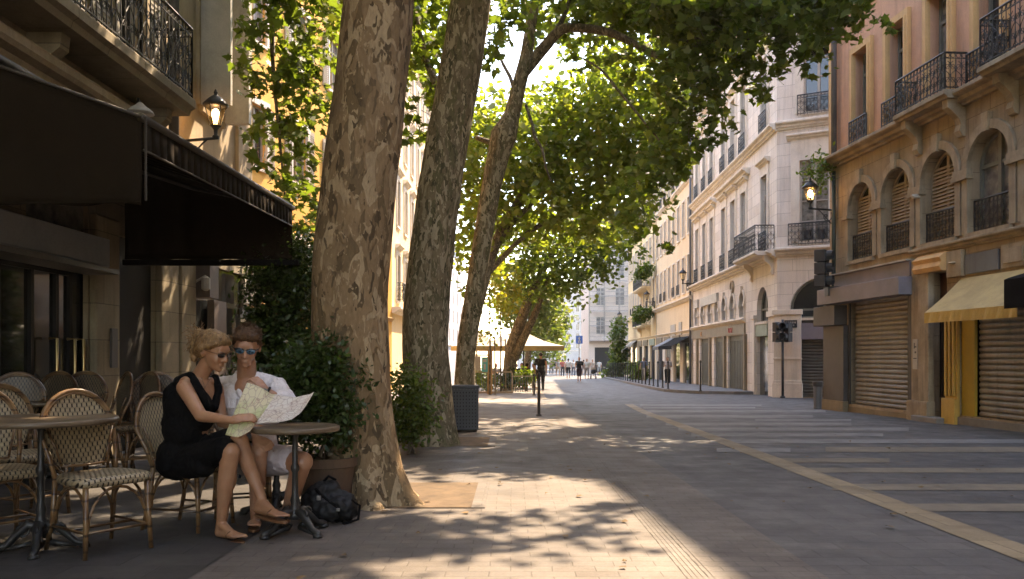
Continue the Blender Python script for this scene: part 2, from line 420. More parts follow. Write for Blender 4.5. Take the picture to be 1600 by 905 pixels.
class Fac:
    def __init__(s, name, label, x0, y0, dx, dy, cat='building', group=None):
        l = math.hypot(dx,dy); s.x0,s.y0,s.dx,s.dy = x0,y0,dx/l,dy/l
        s.root = thing(name, label, cat, (x0,y0,0), math.atan2(dy,dx), group)
    def face(s, x0, y0, dx, dy):
        """another face of the same building: returns a frame whose parts are still children of the root"""
        f = Fac.__new__(Fac); l = math.hypot(dx,dy); f.x0,f.y0,f.dx,f.dy = x0,y0,dx/l,dy/l; f.root = s.root
        r = s.root
        T = (Matrix.Translation((x0,y0,0)) @ Matrix.Rotation(math.atan2(dy,dx),4,'Z'))
        B = (Matrix.Translation(r.location) @ Matrix.Rotation(r.rotation_euler.z,4,'Z'))
        f.T = B.inverted() @ T
        return f
    T = None
    def u(s, px, out=0):
        """distance along the face seen at photo column px (out = metres in front of the face)"""
        k = (px-800)/F; ox, oy = s.x0+s.dy*out, s.y0-s.dx*out
        return (k*oy-ox)/(s.dx-k*s.dy)
    def z(s, px, py, out=0):
        u = s.u(px,out); Y = s.y0-s.dx*out+u*s.dy
        return CH+(555-py)/F*Y
    def put(s, name, mb, m, parent=None, **k):
        o = mb.build(name, m, parent or s.root, **k)
        if s.T is not None and parent is None: o.matrix_local = s.T @ o.matrix_local if False else s.T
        return o
    def place(s, name, me, u, v, y=0):
        o = obj(name, me, s.root)
        T = Matrix.Translation((u,y,v))
        if s.T is not None: T = s.T @ T
        o.location = T.to_translation(); o.rotation_euler = T.to_euler()
        return o
    def wall(s, name, m, u0, u1, v0, v1, ops=(), y=0.0, dep=.3):
        """ops: (u0,u1,v0,v1,rise) rise = height of the arched top, 0 for a flat head"""
        mb = MB()
        bs = sorted({u0,u1}|{a for o in ops for a in o[:2] if u0<a<u1})
        for a,b in zip(bs,bs[1:]):
            c = (a+b)/2
            hs = sorted([(o[2],o[3]) for o in ops if o[0]<c<o[1]])
            z = v0
            for lo,hi in hs:
                if lo>z: mb.quad((a,y,z),(b,y,z),(b,y,lo),(a,y,lo))
                z = max(z,hi)
            if z<v1: mb.quad((a,y,z),(b,y,z),(b,y,v1),(a,y,v1))
        for o in ops:
            a,b,lo,hi = o[:4]; rise = o[4] if len(o)>4 else 0; sp = hi-rise
            mb.quad((a,y,lo),(a,y,sp),(a,y+dep,sp),(a,y+dep,lo)); mb.quad((b,y,sp),(b,y,lo),(b,y+dep,lo),(b,y+dep,sp))
            mb.quad((a,y,lo),(a,y+dep,lo),(b,y+dep,lo),(b,y,lo))
            if rise:
                c = (a+b)/2; rw = (b-a)/2; n = 14
                arc = [(c-rw*math.cos(PI*i/n), sp+rise*math.sin(PI*i/n)) for i in range(n+1)]
                for (xa,za),(xb,zb) in zip(arc,arc[1:]):
                    mb.quad((xa,y,za),(xb,y,zb),(xb,y,hi),(xa,y,hi))
                    mb.quad((xa,y,za),(xa,y+dep,za),(xb,y+dep,zb),(xb,y,zb))
            else: mb.quad((a,y,hi),(b,y,hi),(b,y+dep,hi),(a,y+dep,hi))
        return s.put(name, mb, m)
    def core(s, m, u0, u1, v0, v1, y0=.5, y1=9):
        return s.put('dark_core', MB().box(u0,u1,y0,y1,v0,v1), m)  # black box behind the walls, blocks light and darkens the openings
    def cornice(s, m, u0, u1, v, h, d, name='cornice', y=0):
        return s.put(name, MB().profile([(p*d+y, v+q*h) for p,q in mould()], u0, u1), m)

CACHE = {}
def mesh_of(key, mb_fn, m, smooth=False):
    if key not in CACHE:
        o = mb_fn().build(key[0], m, smooth=smooth); CACHE[key] = o.data; bpy.data.objects.remove(o)
    return CACHE[key]

def window(fc, uc, v0, w, h, style='french', frame='white_frame', glass=None, rise=0, sur=None, srw=.14, hood=0, y=.13):
    """window (stone surround or sill) > window_frame, pane; local origin bottom centre of the opening"""
    glass = glass or random.choice(['glass_dark','glass_curtain','glass_dark'])
    k = (round(w,2), round(h,2), style, frame, rise, sur, srw, hood, y)
    def outline(ww, hh, rs, n=14):
        if not rs: return [(-ww,0),(ww,0),(ww,hh),(-ww,hh)]
        sp = hh-rs
        return [(-ww,0),(ww,0)]+[(ww*math.cos(PI*i/n), sp+rs*math.sin(PI*i/n)) for i in range(n+1)]
    def f_sur():
        mb = MB()
        if sur and not rise:
            mb.box(-w/2-srw,-w/2,-.055,.04,0,h); mb.box(w/2,w/2+srw,-.055,.04,0,h); mb.box(-w/2-srw,w/2+srw,-.055,.04,h,h+srw)
            mb.box(-w/2-srw*.45,-w/2-.002,-.075,-.05,0,h); mb.box(w/2+.002,w/2+srw*.45,-.075,-.05,0,h)
            if hood:
                mb.box(-w/2-srw,w/2+srw,-.04,.03,h+srw,h+srw+hood)
                mb.profile([(p*.24, h+srw+hood+q*.2) for p,q in mould()], -w/2-srw-.14, w/2+srw+.14)
        elif sur:
            sp = h-rise; n = 14
            for i in range(n):
                a,b = PI*i/n, PI*(i+1)/n; r0,r1 = 1.0,1.0+srw/(w/2)
                q = lambda t,r: (w/2*r*math.cos(t), (sp+(rise+ (r-1)*w/2)*math.sin(t)))
                p = [q(a,r0),q(a,r1),q(b,r1),q(b,r0)]
                mb.add([(x,-.06,z) for x,z in p]+[(x,.03,z) for x,z in p], [(0,1,2,3),(1,5,6,2),(0,3,7,4)])
            for sx in (-1,1):
                x0,x1 = sorted((sx*(w/2),sx*(w/2+srw)))
                mb.box(x0,x1,-.05,.03,0,sp)
                mb.box(x0-.05,x1+.05,-.1,.05,sp-.2,sp-.12); mb.box(x0-.03,x1+.03,-.08,.05,sp-.12,sp)
            mb.prism([(-.07,h-.04),(.07,h-.04),(.1,h+srw+.14),(-.1,h+srw+.14)], -.11, .02)
        mb.box(-w/2-.06,w/2+.06,-.08,y,-.09,-.002)
        return mb
    o = fc.place('window', mesh_of(('window',)+k, f_sur, M[sur] if sur else M['white_trim']), uc, v0)
    def f_frame():
        mb = MB(); t = .06
        sp = h-rise; hw = w/2
        tr = sp if rise else h*.76
        mb.box(-hw,-hw+t,y-.03,y+.05,0,sp if rise else h); mb.box(hw-t,hw,y-.03,y+.05,0,sp if rise else h)
        if not rise: mb.box(-hw+t,hw-t,y-.03,y+.05,h-t,h)
        else:
            n=12
            for i in range(n):
                a,b=PI*i/n,PI*(i+1)/n
                p=[((hw)*math.cos(a),sp+rise*math.sin(a)),((hw)*math.cos(b),sp+rise*math.sin(b)),((hw-t)*math.cos(b),sp+(rise-t)*math.sin(b)),((hw-t)*math.cos(a),sp+(rise-t)*math.sin(a))]
                mb.add([(x,y-.03,z) for x,z in p]+[(x,y+.05,z) for x,z in p],[(0,1,2,3),(2,6,7,3)])
        mb.box(-hw+t,hw-t,y-.03,y+.05,0,t)
        if style != 'plain':
            mb.box(-.045,.045,y-.04,y+.04,t,h-t)
            mb.box(-hw+t,-.045,y-.025,y+.04,tr-.035,tr+.035); mb.box(.045,hw-t,y-.025,y+.04,tr-.035,tr+.035)
        if style == 'bars':
            for q in (.25,.5):
                mb.box(-hw+t,-.045,y-.015,y+.03,h*q-.018,h*q+.018); mb.box(.045,hw-t,y-.015,y+.03,h*q-.018,h*q+.018)
        if style == 'louvre':
            z = t+.02
            while z < sp+rise*.55-t:
                hh = hw if z<sp else hw*math.sqrt(max(0,1-((z-sp)/rise)**2))
                mb.add([(-hh+t,y-.06,z),(hh-t,y-.06,z),(hh-t,y-.01,z+.065),(-hh+t,y-.01,z+.065),(-hh+t,y-.05,z-.01),(hh-t,y-.05,z-.01)],[(0,1,2,3),(4,5,1,0)])
                z += .075
        if style == 'shutters':
            for sx in (-1,1):
                x0,x1 = sorted((sx*hw, sx*(hw+w*.48)))
                mb.box(x0+.01,x1,-.05,-.015,0,h)
                z=.06
                while z<h-.08:
                    mb.box(x0+.05,x1-.04,-.062,-.05,z,z+.035); z+=.07
        return mb
    obj('window_frame', mesh_of(('window_frame',)+k, f_frame, M[frame]), o)
    pts = outline(w/2-.01, h-.01, rise)
    obj('pane', mesh_of(('pane',glass)+k, lambda: MB().prism(pts, y+.02, y+.035), M[glass]), o)
    return o

def railing_mb(w, h, style='ornate', returns=0, sides=5):
    """iron balcony railing, centred, standing at y=0 with optional returns back to the wall"""
    mb = MB()
    def panel(a, b):
        a, b = Vector(a), Vector(b); L_ = (b-a).length; d = (b-a)/L_
        q = lambda s,z: a+d*s+Vector((0,0,z))
        mb.tube([q(0,h),q(L_,h)], .022, 5); mb.tube([q(0,.05),q(L_,.05)], .014, 4); mb.tube([q(0,h-.11),q(L_,h-.11)], .009, 4)
        n = max(2, round(L_/.115))
        for i in range(n+1):
            s = L_*i/n
            mb.tube([q(s,0),q(s,h)], .016 if i in (0,n) else .0085, 4, cap=False)
        if style == 'ornate':
            for i in range(n):
                s = L_*(i+.5)/n; r = L_/n*.43
                for zc in (h-.055,):
                    mb.tube([q(s+math.cos(t)*r*.9, zc+math.sin(t)*.045) for t in [2*PI*k/6 for k in range(6)]], .007, 3, closed=True)
                for zc,hh in ((h*.27,h*.2),(h*.62,h*.15)):
                    mb.tube([q(s+r*math.sin(t*2*PI)*(1 if i%2 else -1), zc+hh*(t-.5)*2) for t in [k/7 for k in range(8)]], .0075, 3, cap=False)
                    mb.tube([q(s+math.cos(t)*r*.8, zc+math.sin(t)*.05) for t in [2*PI*k/6 for k in range(6)]], .007, 3, closed=True)
    if returns:
        panel((-w/2,returns,0),(-w/2,0,0)); panel((w/2,0,0),(w/2,returns,0))
    panel((-w/2,0,0),(w/2,0,0))
    return mb
def railing(fc, uc, v, w, h, style='ornate', out=.12, returns=0, m='iron', label=None):
    me = mesh_of(('balcony_railing',round(w,2),round(h,2),style,returns), lambda: railing_mb(w,h,style,returns), M[m])
    return tag(fc.place('balcony_railing', me, uc, v, -out), label)

def roller(fc, u0, u1, v0, v1, y=.12, m='shutter', name='roller_shutter', pitch=.11):
    mb = MB(); z = v0; n = max(3,round((v1-v0)/pitch)); d = (v1-v0)/n
    pts = [(y+.06,v0)]
    for i in range(n):
        z = v0+i*d
        pts += [(y+.004,z+.001),(y-.018,z+d*.3),(y-.018,z+d*.62),(y+.004,z+d*.86),(y+.016,z+d*.93)]
    pts += [(y+.004,v1),(y+.06,v1)]
    mb.profile(pts[::-1], u0, u1)
    mb.box(u0,u1,y-.035,y+.05,v0-.05,v0)
    return fc.put(name, mb, M[m])

# ================================================================== A: orange building at right
A = Fac('corner_building', 'faded orange building over a brown stone arcade with roller shutters, nearest on the right', 8.37, 21.9, .077, -1)
AE = 50.0
aw = [1.67+1.6*i for i in range(30)]              # axes
ops = []
for i,c in enumerate(aw): ops.append((c-.6,c+.6,3.5,5.36,.6))
A.wall('stone_wall', M['brown_stone'], 0, AE, 3.3, 6.02, ops)
# ground floor openings
A.wall('base_wall', M['brown_stone'], 0, AE, -.8, 3.3, [(1.15,3.8,-.06,2.55),(A.u(1459),A.u(1480),-.12,2.85),(A.u(1500),8.6,-.02,2.35),(9.3,11.8,-.1,2.6),(12.6,15.2,-.1,2.6),(16,18,-.1,2.6)])
A.core(M['shade_black'], .02, AE-.02, -.8, 17.7, .34, 8)
ops = []
for i,c in enumerate(aw):
    for f in range(3): ops.append((c-.37,c+.37,6.42+3.3*f,8.6+3.3*f-.1*f))
A.wall('upper_wall', M['pink_render'], .0, AE, 6.27, 17.7, ops, y=.04)
A.put('side_wall', MB().quad((0,.04,6.0),(0,8,6.0),(0,8,17.7),(0,.04,17.7)).quad((0,8,-.8),(0,.0,-.8),(0,0,6.0),(0,8,6.0)), M['pink_render'])
A.put('roof', MB().box(-.5,AE,-.55,8.2,17.7,17.95), M['brown_trim'])
A.cornice(M['brown_trim'], -.12, AE, 6.0, .27, .34, 'ledge')
A.cornice(M['brown_trim'], 4.0, AE, 3.25, .16, .16, 'string_course')
A.put('corner_strip', MB().box(-.02,.3,-.03,.1,6.27,17.7), M['ochre_trim'])
for i,c in enumerate(aw[:9]):
    st = ['louvre','louvre','louvre','french'][i] if i<4 else 'french'
    window(A, c, 3.5, 1.2, 1.86, st, 'louvre' if st=='louvre' else 'green_frame', glass='glass_dark' if st=='louvre' else 'glass_curtain', rise=.6, sur='brown_trim', srw=.17, y=.24)
    railing(A, c, 3.5, 1.12, .62, out=-.08)
    for f in range(2 if i<6 else 1):
        window(A, c, 6.42+3.3*f, .74, 2.18-.1*f, 'french', 'green_frame', sur='ochre_trim', srw=.15, y=.26)
for c,w_ in ((aw[0],.86),(aw[1],.95),(aw[3],1.1)):
    railing(A, c, 6.36, w_, .56, out=.1)
# projecting balconies with scrolled corbels
def balcony(fc, u0, u1, v, proj, m, rh=.78, style='ornate', corb=(0,1), slab=.16, label=None):
    b = fc.put('balcony_slab', MB().profile([(-proj*p if False else p*proj, v-slab+q*slab) for p,q in [(0,0),(-.86,0),(-.9,.3),(-1,.45),(-1,.9),(-.97,1),(0,1)]], u0, u1), m)
    railing(fc, (u0+u1)/2, v, u1-u0-.08, rh, style, out=proj-.04, returns=proj-.05, label=label)
    for t in corb:
        uc = u0+.18+(u1-u0-.36)*t
        pr = [(0,v-slab-.72),(-.07,v-slab-.70),(-.12,v-slab-.6),(-.09,v-slab-.48),(-.14,v-slab-.36),(-.26,v-slab-.24),(-.36,v-slab-.16),(-.38,v-slab),(0,v-slab)]
        fc.put('corbel', MB().profile(pr, uc-.09, uc+.09), m)
balcony(A, 4.0, 5.85, 6.29, .5, M['brown_trim'], .72)
balcony(A, 7.0, 10.4, 6.29, .6, M['brown_trim'], .85)
balcony(A, 12.5, 15.4, 6.29, .6, M['brown_trim'], .85)
# first shop: sign boxes, shutter
A.put('sign_panel', MB().box(.45,4.0,-.12,-.002,2.86,3.2), M['panel_grey'], bevel=.01)
A.put('sign_box', MB().box(.1,4.05,-.4,-.002,2.46,2.85), M['panel_grey'], bevel=.012)
A.put('sign_lip', MB().box(.3,4.0,-.2,-.002,3.202,3.235), M['white_frame'])
A.put('side_sign_box', MB().box(-.25,.95,-.34,-.002,1.92,2.42), M['panel_brown'], bevel=.01)
A.put('shop_panel', MB().box(-.1,1.02,-.14,-.002,.0,1.915), M['panel_brown'], bevel=.008)
A.put('plinth', MB().box(-.12,1.05,-.17,.0,-.8,-.003).box(1.05,4.25,-.03,.0,-.8,-.12), M['bronze'])
roller(A, 1.17, 3.78, -.06, 2.52)
A.put('guide_rail', MB().box(1.07,1.15,-.03,.1,-.06,2.45).box(3.8,4.0,-.05,.1,-.1,2.45), M['gunmetal'])
# pier, poster, door
A.put('pier', MB().box(4.02,4.3,-.1,-.002,-.8,3.2).box(4.34,4.72,-.14,-.002,-.8,2.9).box(4.0,4.76,-.2,-.002,-.8,.2), M['brown_trim'], bevel=.015)
p = A.put('notice_board', MB().box(4.12,4.3,-.125,-.1,.86,1.5), M['white_frame'])
A.put('notice_writing', MB().box(4.17,4.2,-.128,-.125,1.3,1.42).box(4.2,4.26,-.128,-.125,1.32,1.35).box(4.2,4.25,-.128,-.125,1.2,1.24).box(4.15,4.27,-.128,-.125,1.08,1.1), M['gunmetal'])
du0, du1 = A.u(1459), A.u(1480)
M['red_door'] = mat('dark_red_door', (.075,.03,.018), rough=.5, streak=.3)
d = A.put('door', MB().box(du0,du1,.14,.2,-.12,2.85), M['red_door'])
mb = MB()
for i in range(5): mb.box(du0+.03+i*.085,du0+.045+i*.085,.11,.13,.3,2.2)
for z in (.3,.75,1.3,1.8,2.2): mb.box(du0+.02,du1-.02,.11,.13,z,z+.02)
mb.build('grille', M['iron'], d)
A.put('doorstep', MB().box(du0-.35,du1+.1,-.3,-.002,-.8,-.1), M['kerbstone'], bevel=.02)
M['yellow_paint'] = mat('yellow_painted_wood', (.60,.38,.09), (.48,.30,.08), rough=.6, streak=.5)
M['yellow_dark'] = mat('mustard_board', (.42,.28,.03), (.33,.22,.03), rough=.6, streak=.2)
mb = MB(); a = du1+.02; b_ = A.u(1500)
mb.box(a,b_,-.06,-.002,-.8,2.3)
for i in range(3): mb.box(a+.03+i*.13,a+.09+i*.13,-.1,-.06,.35,2.2)
mb.box(a-.02,b_+.02,-.13,-.06,-.3,.3)
A.put('pilaster', mb, M['yellow_paint'], bevel=.008)
A.put('door_casing', MB().box(du0-.36,du0-.02,-.1,-.002,-.3,2.3), M['bronze'], bevel=.01)
A.put('shop_board', MB().box(A.u(1500)+.02,A.u(1521),.02,.08,-.1,2.3), M['yellow_dark'])
roller(A, A.u(1521)+.02, 8.58, -.02, 2.33)
A.put('sill_step', MB().box(A.u(1500),8.7,-.06,-.002,-.8,-.05), M['kerbstone'])
# fabric awning
def awning(fc, u0, u1, zw, zf, proj, drop, m, name='awning', m2=None, skew=0):
    mb = MB(); n = 10; th = .012
    for i in range(n):
        a = u0+(u1-u0)*i/n; b = u0+(u1-u0)*(i+1)/n
        aw_, bw_ = a+skew*(1-i/n), b+skew*(1-(i+1)/n)
        sg = lambda t: .03*math.sin(t*PI)*-1
        rows = 5
        for r in range(rows):
            t0,t1 = r/rows,(r+1)/rows
            q = lambda uu,uw,t: (uw+(uu-uw)*t, -.02-proj*t, zw+(zf-zw)*t+sg(t))
            mb.quad(q(a,aw_,t1),q(b,bw_,t1),q(b,bw_,t0),q(a,aw_,t0))
            mb.add([tuple(np.array(p_)-(0,0,th)) for p_ in (q(a,aw_,t0),q(b,bw_,t0),q(b,bw_,t1),q(a,aw_,t1))],[(0,1,2,3)])
    o = fc.put(name, mb, m)
    mb = MB(); k = 24
    for i in range(k):
        a = u0+(u1-u0)*i/k; b = u0+(u1-u0)*(i+1)/k
        da = .012*math.sin(i*2.1); db = .012*math.sin((i+1)*2.1)
        y = -.02-proj
        mb.add([(a,y-.006+da,zf-drop),(b,y-.006+db,zf-drop),(b,y-.006,zf),(a,y-.006,zf),(a,y+.006+da,zf-drop),(b,y+.006+db,zf-drop),(b,y+.006,zf),(a,y+.006,zf)],[(0,1,2,3),(7,6,5,4),(4,5,1,0)])
    fc.put('valance', mb, m2 or m)
    return o
M['canvas_yellow'] = mat('faded_yellow_canvas', (.54,.39,.17), (.42,.30,.13), rough=.85, streak=.3, scale=1.5)
M['canvas_yellow2'] = mat('yellow_canvas_edge', (.66,.43,.13), (.54,.35,.10), rough=.85, streak=.3)
M['canvas_black'] = mat('black_canvas', (.01,.009,.009), rough=.9, bmp=.08, spec=.06)
M['canvas_white'] = mat('white_canvas', (.50,.44,.36), rough=.85, bmp=.08)
M['canvas_green'] = mat('green_canvas', (.10,.26,.18), rough=.85, bmp=.08)
awning(A, 5.9, 8.5, 2.66, 1.97, .9, .2, M['canvas_yellow'], m2=M['canvas_yellow2'], skew=-.25)
mb = MB(); u0=8.9
mb.profile([(0,2.75),(-1.35,2.36),(-1.42,2.33),(-1.42,1.88),(-1.38,1.88),(-1.38,2.3),(0,2.7)], u0, 12.2)
mb.add([(u0-.003,0,2.7),(u0-.003,-1.38,2.32),(u0-.003,-1.38,1.9),(u0-.003,0,1.9)],[(0,1,2,3)])
A.put('black_awning', mb, M['canvas_black'])
roller(A, 9.3, 11.8, -.1, 2.6, m='shutter_dark'); roller(A, 12.6, 15.2, -.1, 2.6); roller(A, 16, 18, -.1, 2.6)
# carved block, blank plaque, boxed lintel
A.put('carved_block', MB().box(A.u(1486),A.u(1509),-.1,-.002,2.7,3.22).lathe([(.02,0),(.09,.02),(.05,.05)],10,(A.u(1497),-.12,2.95)), M['brown_trim'], bevel=.01)
M['plaque'] = mat('blue_grey_plaque', (.15,.16,.17), rough=.6, streak=.3)
A.put('blank_sign', MB().box(A.u(1511),A.u(1563),-.05,-.002,2.72,3.1), M['plaque'], bevel=.008)
A.put('relief_panel', MB().box(A.u(1568),A.u(1568)+.7,-.05,-.002,2.72,3.15).box(A.u(1568)+.1,A.u(1568)+.6,-.08,-.05,2.8,3.07), M['brown_trim'], bevel=.01)
A.put('lintel_casing', MB().profile([(0,2.86),(-.2,2.86),(-.24,2.95),(-.2,3.05),(-.24,3.13),(-.1,3.24),(0,3.24)], du0-.4, du1+.12), M['ochre_trim'])
# rain pipes
A.put('rain_pipe', MB().tube([(.42,-.08,6.3),(.42,-.08,17.6)], .06, 10).tube([(.24,-.05,6.3),(.24,-.05,17.6)], .03, 8), M['zinc'], smooth=True)
A.put('drain_pipe', MB().tube([(.42,-.1,5.9),(.42,-.1,2.6)], .055, 10), M['green_iron'], smooth=True)
cam_ = A.put('security_camera', MB().box(-.04+aw[2]-.68,aw[2]-.6,-.16,-.03,4.5,4.58).tube([(aw[2]-.64,-.16,4.54),(aw[2]-.64,-.2,4.52)], .045, 10), M['white_frame'])

# ================================================================== B: white building with cut corner
B = Fac('corner_house', 'pale stone building with a cut corner and iron balconies, behind the orange building', 9.65+.035*16.7, 47.0, -.035, -1)
BL = math.hypot(.035*16.7,16.7)
def bu(Z): return (47.0-Z)*BL/16.7
BH = 19.5
wz = [45.6,43.6,41.7, 39.0,37.1,35.2, 31.9]
opsF = [(bu(z)-.43,bu(z)+.43, f, f+h_) for z in wz for f,h_ in ((5.05,3.0),(9.65,2.9),(13.95,2.6),(18.0,2.0))]
B.wall('wall', M['white_stone'], 0, BL, 4.95, BH, opsF)
ar = [B.u(x) for x in (1088.7,1098.5,1109.7,1120.5,1132,1145,1160)]
gops = [(u_-.42,u_+.42,2.78,3.85,.42) for u_ in ar]
dops = [(B.u(1094),B.u(1107),-.7,2.02),(B.u(1116),B.u(1131),-.7,2.02),(B.u(1137.5),B.u(1162),-.7,2.02)]
aop = (B.u(1182.6),B.u(1200),-.7,3.8,.85)
B.wall('ground_wall', M['white_stone'], 0, BL, -.9, 4.95, gops+dops+[aop])
B.core(M['shade_black'], .02, BL-.02, -.9, BH, .34, 10)
B.put('roof', MB().box(-.2,BL+.1,-.5,10,BH,BH+.25), M['white_trim'])
for v,h_,d_ in ((4.72,.3,.35),(9.32,.28,.3),(13.65,.24,.25),(17.7,.24,.25)):
    B.cornice(M['white_trim'], 0, BL+.02, v, h_, d_)
B.cornice(M['white_trim'], .0, B.u(1165), 2.55, .16, .18, 'string_course')
for i,z in enumerate(wz):
    for f,h_,hd in ((5.05,3.0,.25),(9.65,2.9,.1),(13.95,2.6,0)):
        window(B, bu(z), f, .86, h_, 'french', sur='white_trim', srw=.13, hood=hd)
    for f in (5.05,9.65): railing(B, bu(z), f, .98, .8, out=.13)
    if i<6: pass
for cz in (43.6,37.1):
    B.put('hood_cornice', MB().profile([(p*.34, 8.62+q*.26) for p,q in mould()], bu(cz)-2.9, bu(cz)+2.9), M['white_trim'])
balcony(B, bu(34.2)+.2, bu(30.6), 5.0, .75, M['white_trim'], .95)
for u_ in ar:
    window(B, u_, 2.78, .84, 1.07, 'plain', 'green_frame', 'glass_dark', rise=.42, sur='white_trim', srw=.1, y=.24)
B.put('round_medallion', MB().tube([(B.u(1145)+.26*math.cos(t),-.04,4.2+.26*math.sin(t)) for t in [2*PI*k/16 for k in range(16)]], .05, 6, closed=True).tube([(B.u(1145),.0,4.2),(B.u(1145),-.05,4.2)], .24, 16), M['brown_trim'])
B.put('shop_fascia', MB().box(0.1,B.u(1165),-.07,-.002,2.05,2.5), M['bronze'])
for i,(a,b_,_,_) in enumerate(dops):
    mb = MB().box(a,b_,.1,.16,-.7,2.02)
    for k in range(int((b_-a)/.3)): mb.box(a+.05+k*.3,a+.25+k*.3,.08,.1,-.3,1.8)
    B.put('shop_door', mb, M['olive_door'])
for x in (1091,1111,1134,1166):
    B.put('pilaster', MB().box(B.u(x)-.14,B.u(x)+.14,-.12,-.002,-.9,2.04), M['bronze'], bevel=.01)
M['sign_red'] = mat('red_lettering', (.5,.06,.03), rough=.5)
M['sign_orange'] = mat('orange_lettering', (.55,.22,.05), rough=.5)
mb = MB(); c = B.u(1144)
for k in range(4):
    x = c-.38+k*.2
    mb.box(x,x+.045,-.1,-.07,2.16,2.38)
    if k%2: mb.box(x+.045,x+.14,-.1,-.07,2.335,2.38)
    else: mb.box(x+.045,x+.14,-.1,-.07,2.16,2.205)
    mb.box(x+.045,x+.12,-.1,-.07,2.25,2.29)
B.put('lettering', mb, M['sign_red'])
c = B.u(1098)
B.put('lettering', MB().box(c-.16,c-.1,-.1,-.07,2.15,2.38).box(c-.02,c+.04,-.1,-.07,2.15,2.38).box(c+.04,c+.16,-.1,-.07,2.15,2.2), M['sign_orange'])
for x0,x1,y0,y1 in ((1087,1092.5,468,481),(1097.5,1123,461,475)):
    z1 = B.z((x0+x1)/2,y0,.1); z0 = B.z((x0+x1)/2,y1,.1)
    B.put('sign_panel', MB().box(B.u(x0),B.u(x1),-.12,-.07 if False else -.002,z0,z1), M['white_frame'])
# arched entrance
a,b_ = aop[:2]
window(B, (a+b_)/2, 2.45, b_-a-.04, 1.33, 'french', 'green_frame', 'glass_dark', rise=.83, sur=None, y=.2)
M['sage'] = mat('sage_green_fascia', (.30,.36,.27), rough=.6, streak=.3)
B.put('entrance_fascia', MB().box(a+.01,b_-.01,-.05,.2,1.9,2.42), M['sage'])
B.put('shop_door', MB().box(a+.02,b_-.02,.12,.18,-.7,1.9).box(a+.1,(a+b_)/2-.05,.1,.12,-.1,1.7).box((a+b_)/2+.05,b_-.1,.1,.12,-.1,1.7), M['glass_dark'])
B.put('jamb_pier', MB().box(a-.42,a-.04,-.1,-.002,-.9,2.6).box(a-.46,a,-.14,-.002,2.6,2.75), M['white_trim'], bevel=.01)
B.put('impost', MB().box(b_+.02,BL,-.08,-.002,2.6,2.8), M['white_trim'])
# chamfered corner
Bc = B.face(9.65, 30.3, .88, -.475)
CL = 5.2
o1 = (Bc.u(1249.6),Bc.u(1296),5.25,8.15); o2 = (Bc.u(1256),Bc.u(1302),9.85,12.4)
o3 = (o2[0],o2[1],14.1,16.6)
g1 = (Bc.u(1234),Bc.u(1234)+2.35,-.55,3.95,1.15)
Bc.wall('corner_wall', M['white_stone'], 0, CL, 4.95, BH, [o1,o2,o3])
Bc.wall('corner_ground_wall', M['white_stone'], 0, CL, -.9, 4.95, [g1])
Bc.put('dark_core', MB().box(.1,CL,.34,5,-.9,BH), M['shade_black'])
Bc.put('roof', MB().box(-.2,CL,-.5,5,BH+.003,BH+.24), M['white_trim'])
Bc.put('sun_block_roof', MB().box(.2,CL,.5,5,BH+.24,BH+4.6), M['zinc'])  # unseen block added on the roof to stop sun reaching the street
for v,h_,d_ in ((4.72,.3,.4),(9.32,.28,.3),(13.65,.24,.25),(17.7,.24,.25)): Bc.cornice(M['white_trim'], -.02, CL, v+.003, h_, d_)
for o_,hd in ((o1,.45),(o2,.3),(o3,0)):
    window(Bc, (o_[0]+o_[1])/2, o_[2], o_[1]-o_[0], o_[3]-o_[2], 'bars', sur='white_trim', srw=.3, hood=hd, glass='glass_curtain' if hd>.4 else 'glass_dark')
railing(Bc, (o1[0]+o1[1])/2, 5.1, (o1[1]-o1[0])+.75, .78, out=.14)
railing(Bc, (o2[0]+o2[1])/2, 9.75, (o2[1]-o2[0])+.4, .72, out=.14)
Bc.put('window_boxes', MB().box(o1[0]+.15,(o1[0]+o1[1])/2-.12,-.11,.0,5.3,5.62).box((o1[0]+o1[1])/2+.12,o1[1]-.15,-.11,.0,5.3,5.62), M['gunmetal'])
Bc.put('blind', MB().profile([(0.02,12.4),(-.25,12.15),(-.25,12.0),(-.22,12.0),(-.22,12.13),(.02,12.3)], o2[0],o2[1]), M['canvas_white'])
c = (g1[0]+g1[1])/2
window(Bc, c, 2.5, g1[1]-g1[0]-.04, 1.45, 'french', 'green_frame', 'glass_dark', rise=1.15, sur=None, y=.18)
Bc.put('transom', MB().box(g1[0]+.01,g1[1]-.01,-.03,.2,2.32,2.48), M['gunmetal'])
Bc.put('shutter_box', MB().box(g1[0]+.05,g1[1]-.05,-.08,.2,1.72,2.3), M['panel_grey'], bevel=.01)
roller(Bc, g1[0]+.06, g1[1]-.06, -.3, 1.72, m='shutter_dark')
Bc.put('sill_step', MB().box(g1[0],g1[1],-.06,.3,-.9,-.35), M['bronze'])
mb = MB().box(-.1,.86,-.09,-.002,-.9,2.62).box(-.14,.9,-.16,-.002,-.9,.15).box(-.12,.88,-.12,-.002,.15,.24).box(-.14,.9,-.15,-.002,2.62,2.8).box(-.12,.88,-.12,-.002,1.0,1.06)
Bc.put('corner_pier', mb, M['white_trim'], bevel=.012)
pl = Bc.put('street_nameplate', MB().box(.28,.72,-.12,-.09,2.15,2.42), M['gunmetal'])
mb = MB()
for k in range(5): mb.box(.33+k*.075,.375+k*.075,-.123,-.12,2.3,2.36); 
for k in range(4): mb.box(.36+k*.075,.4+k*.075,-.123,-.12,2.2,2.26)
mb.build('plate_writing', M['white_frame'], pl)
Bs = B.face(9.65+.88*CL, 30.3-.475*CL, 1, 0)
Bs.put('side_wall', MB().box(0,26,0,8,-.9,BH+4), M['cream'])  # unseen wall, raised above the roof to keep sun off the street

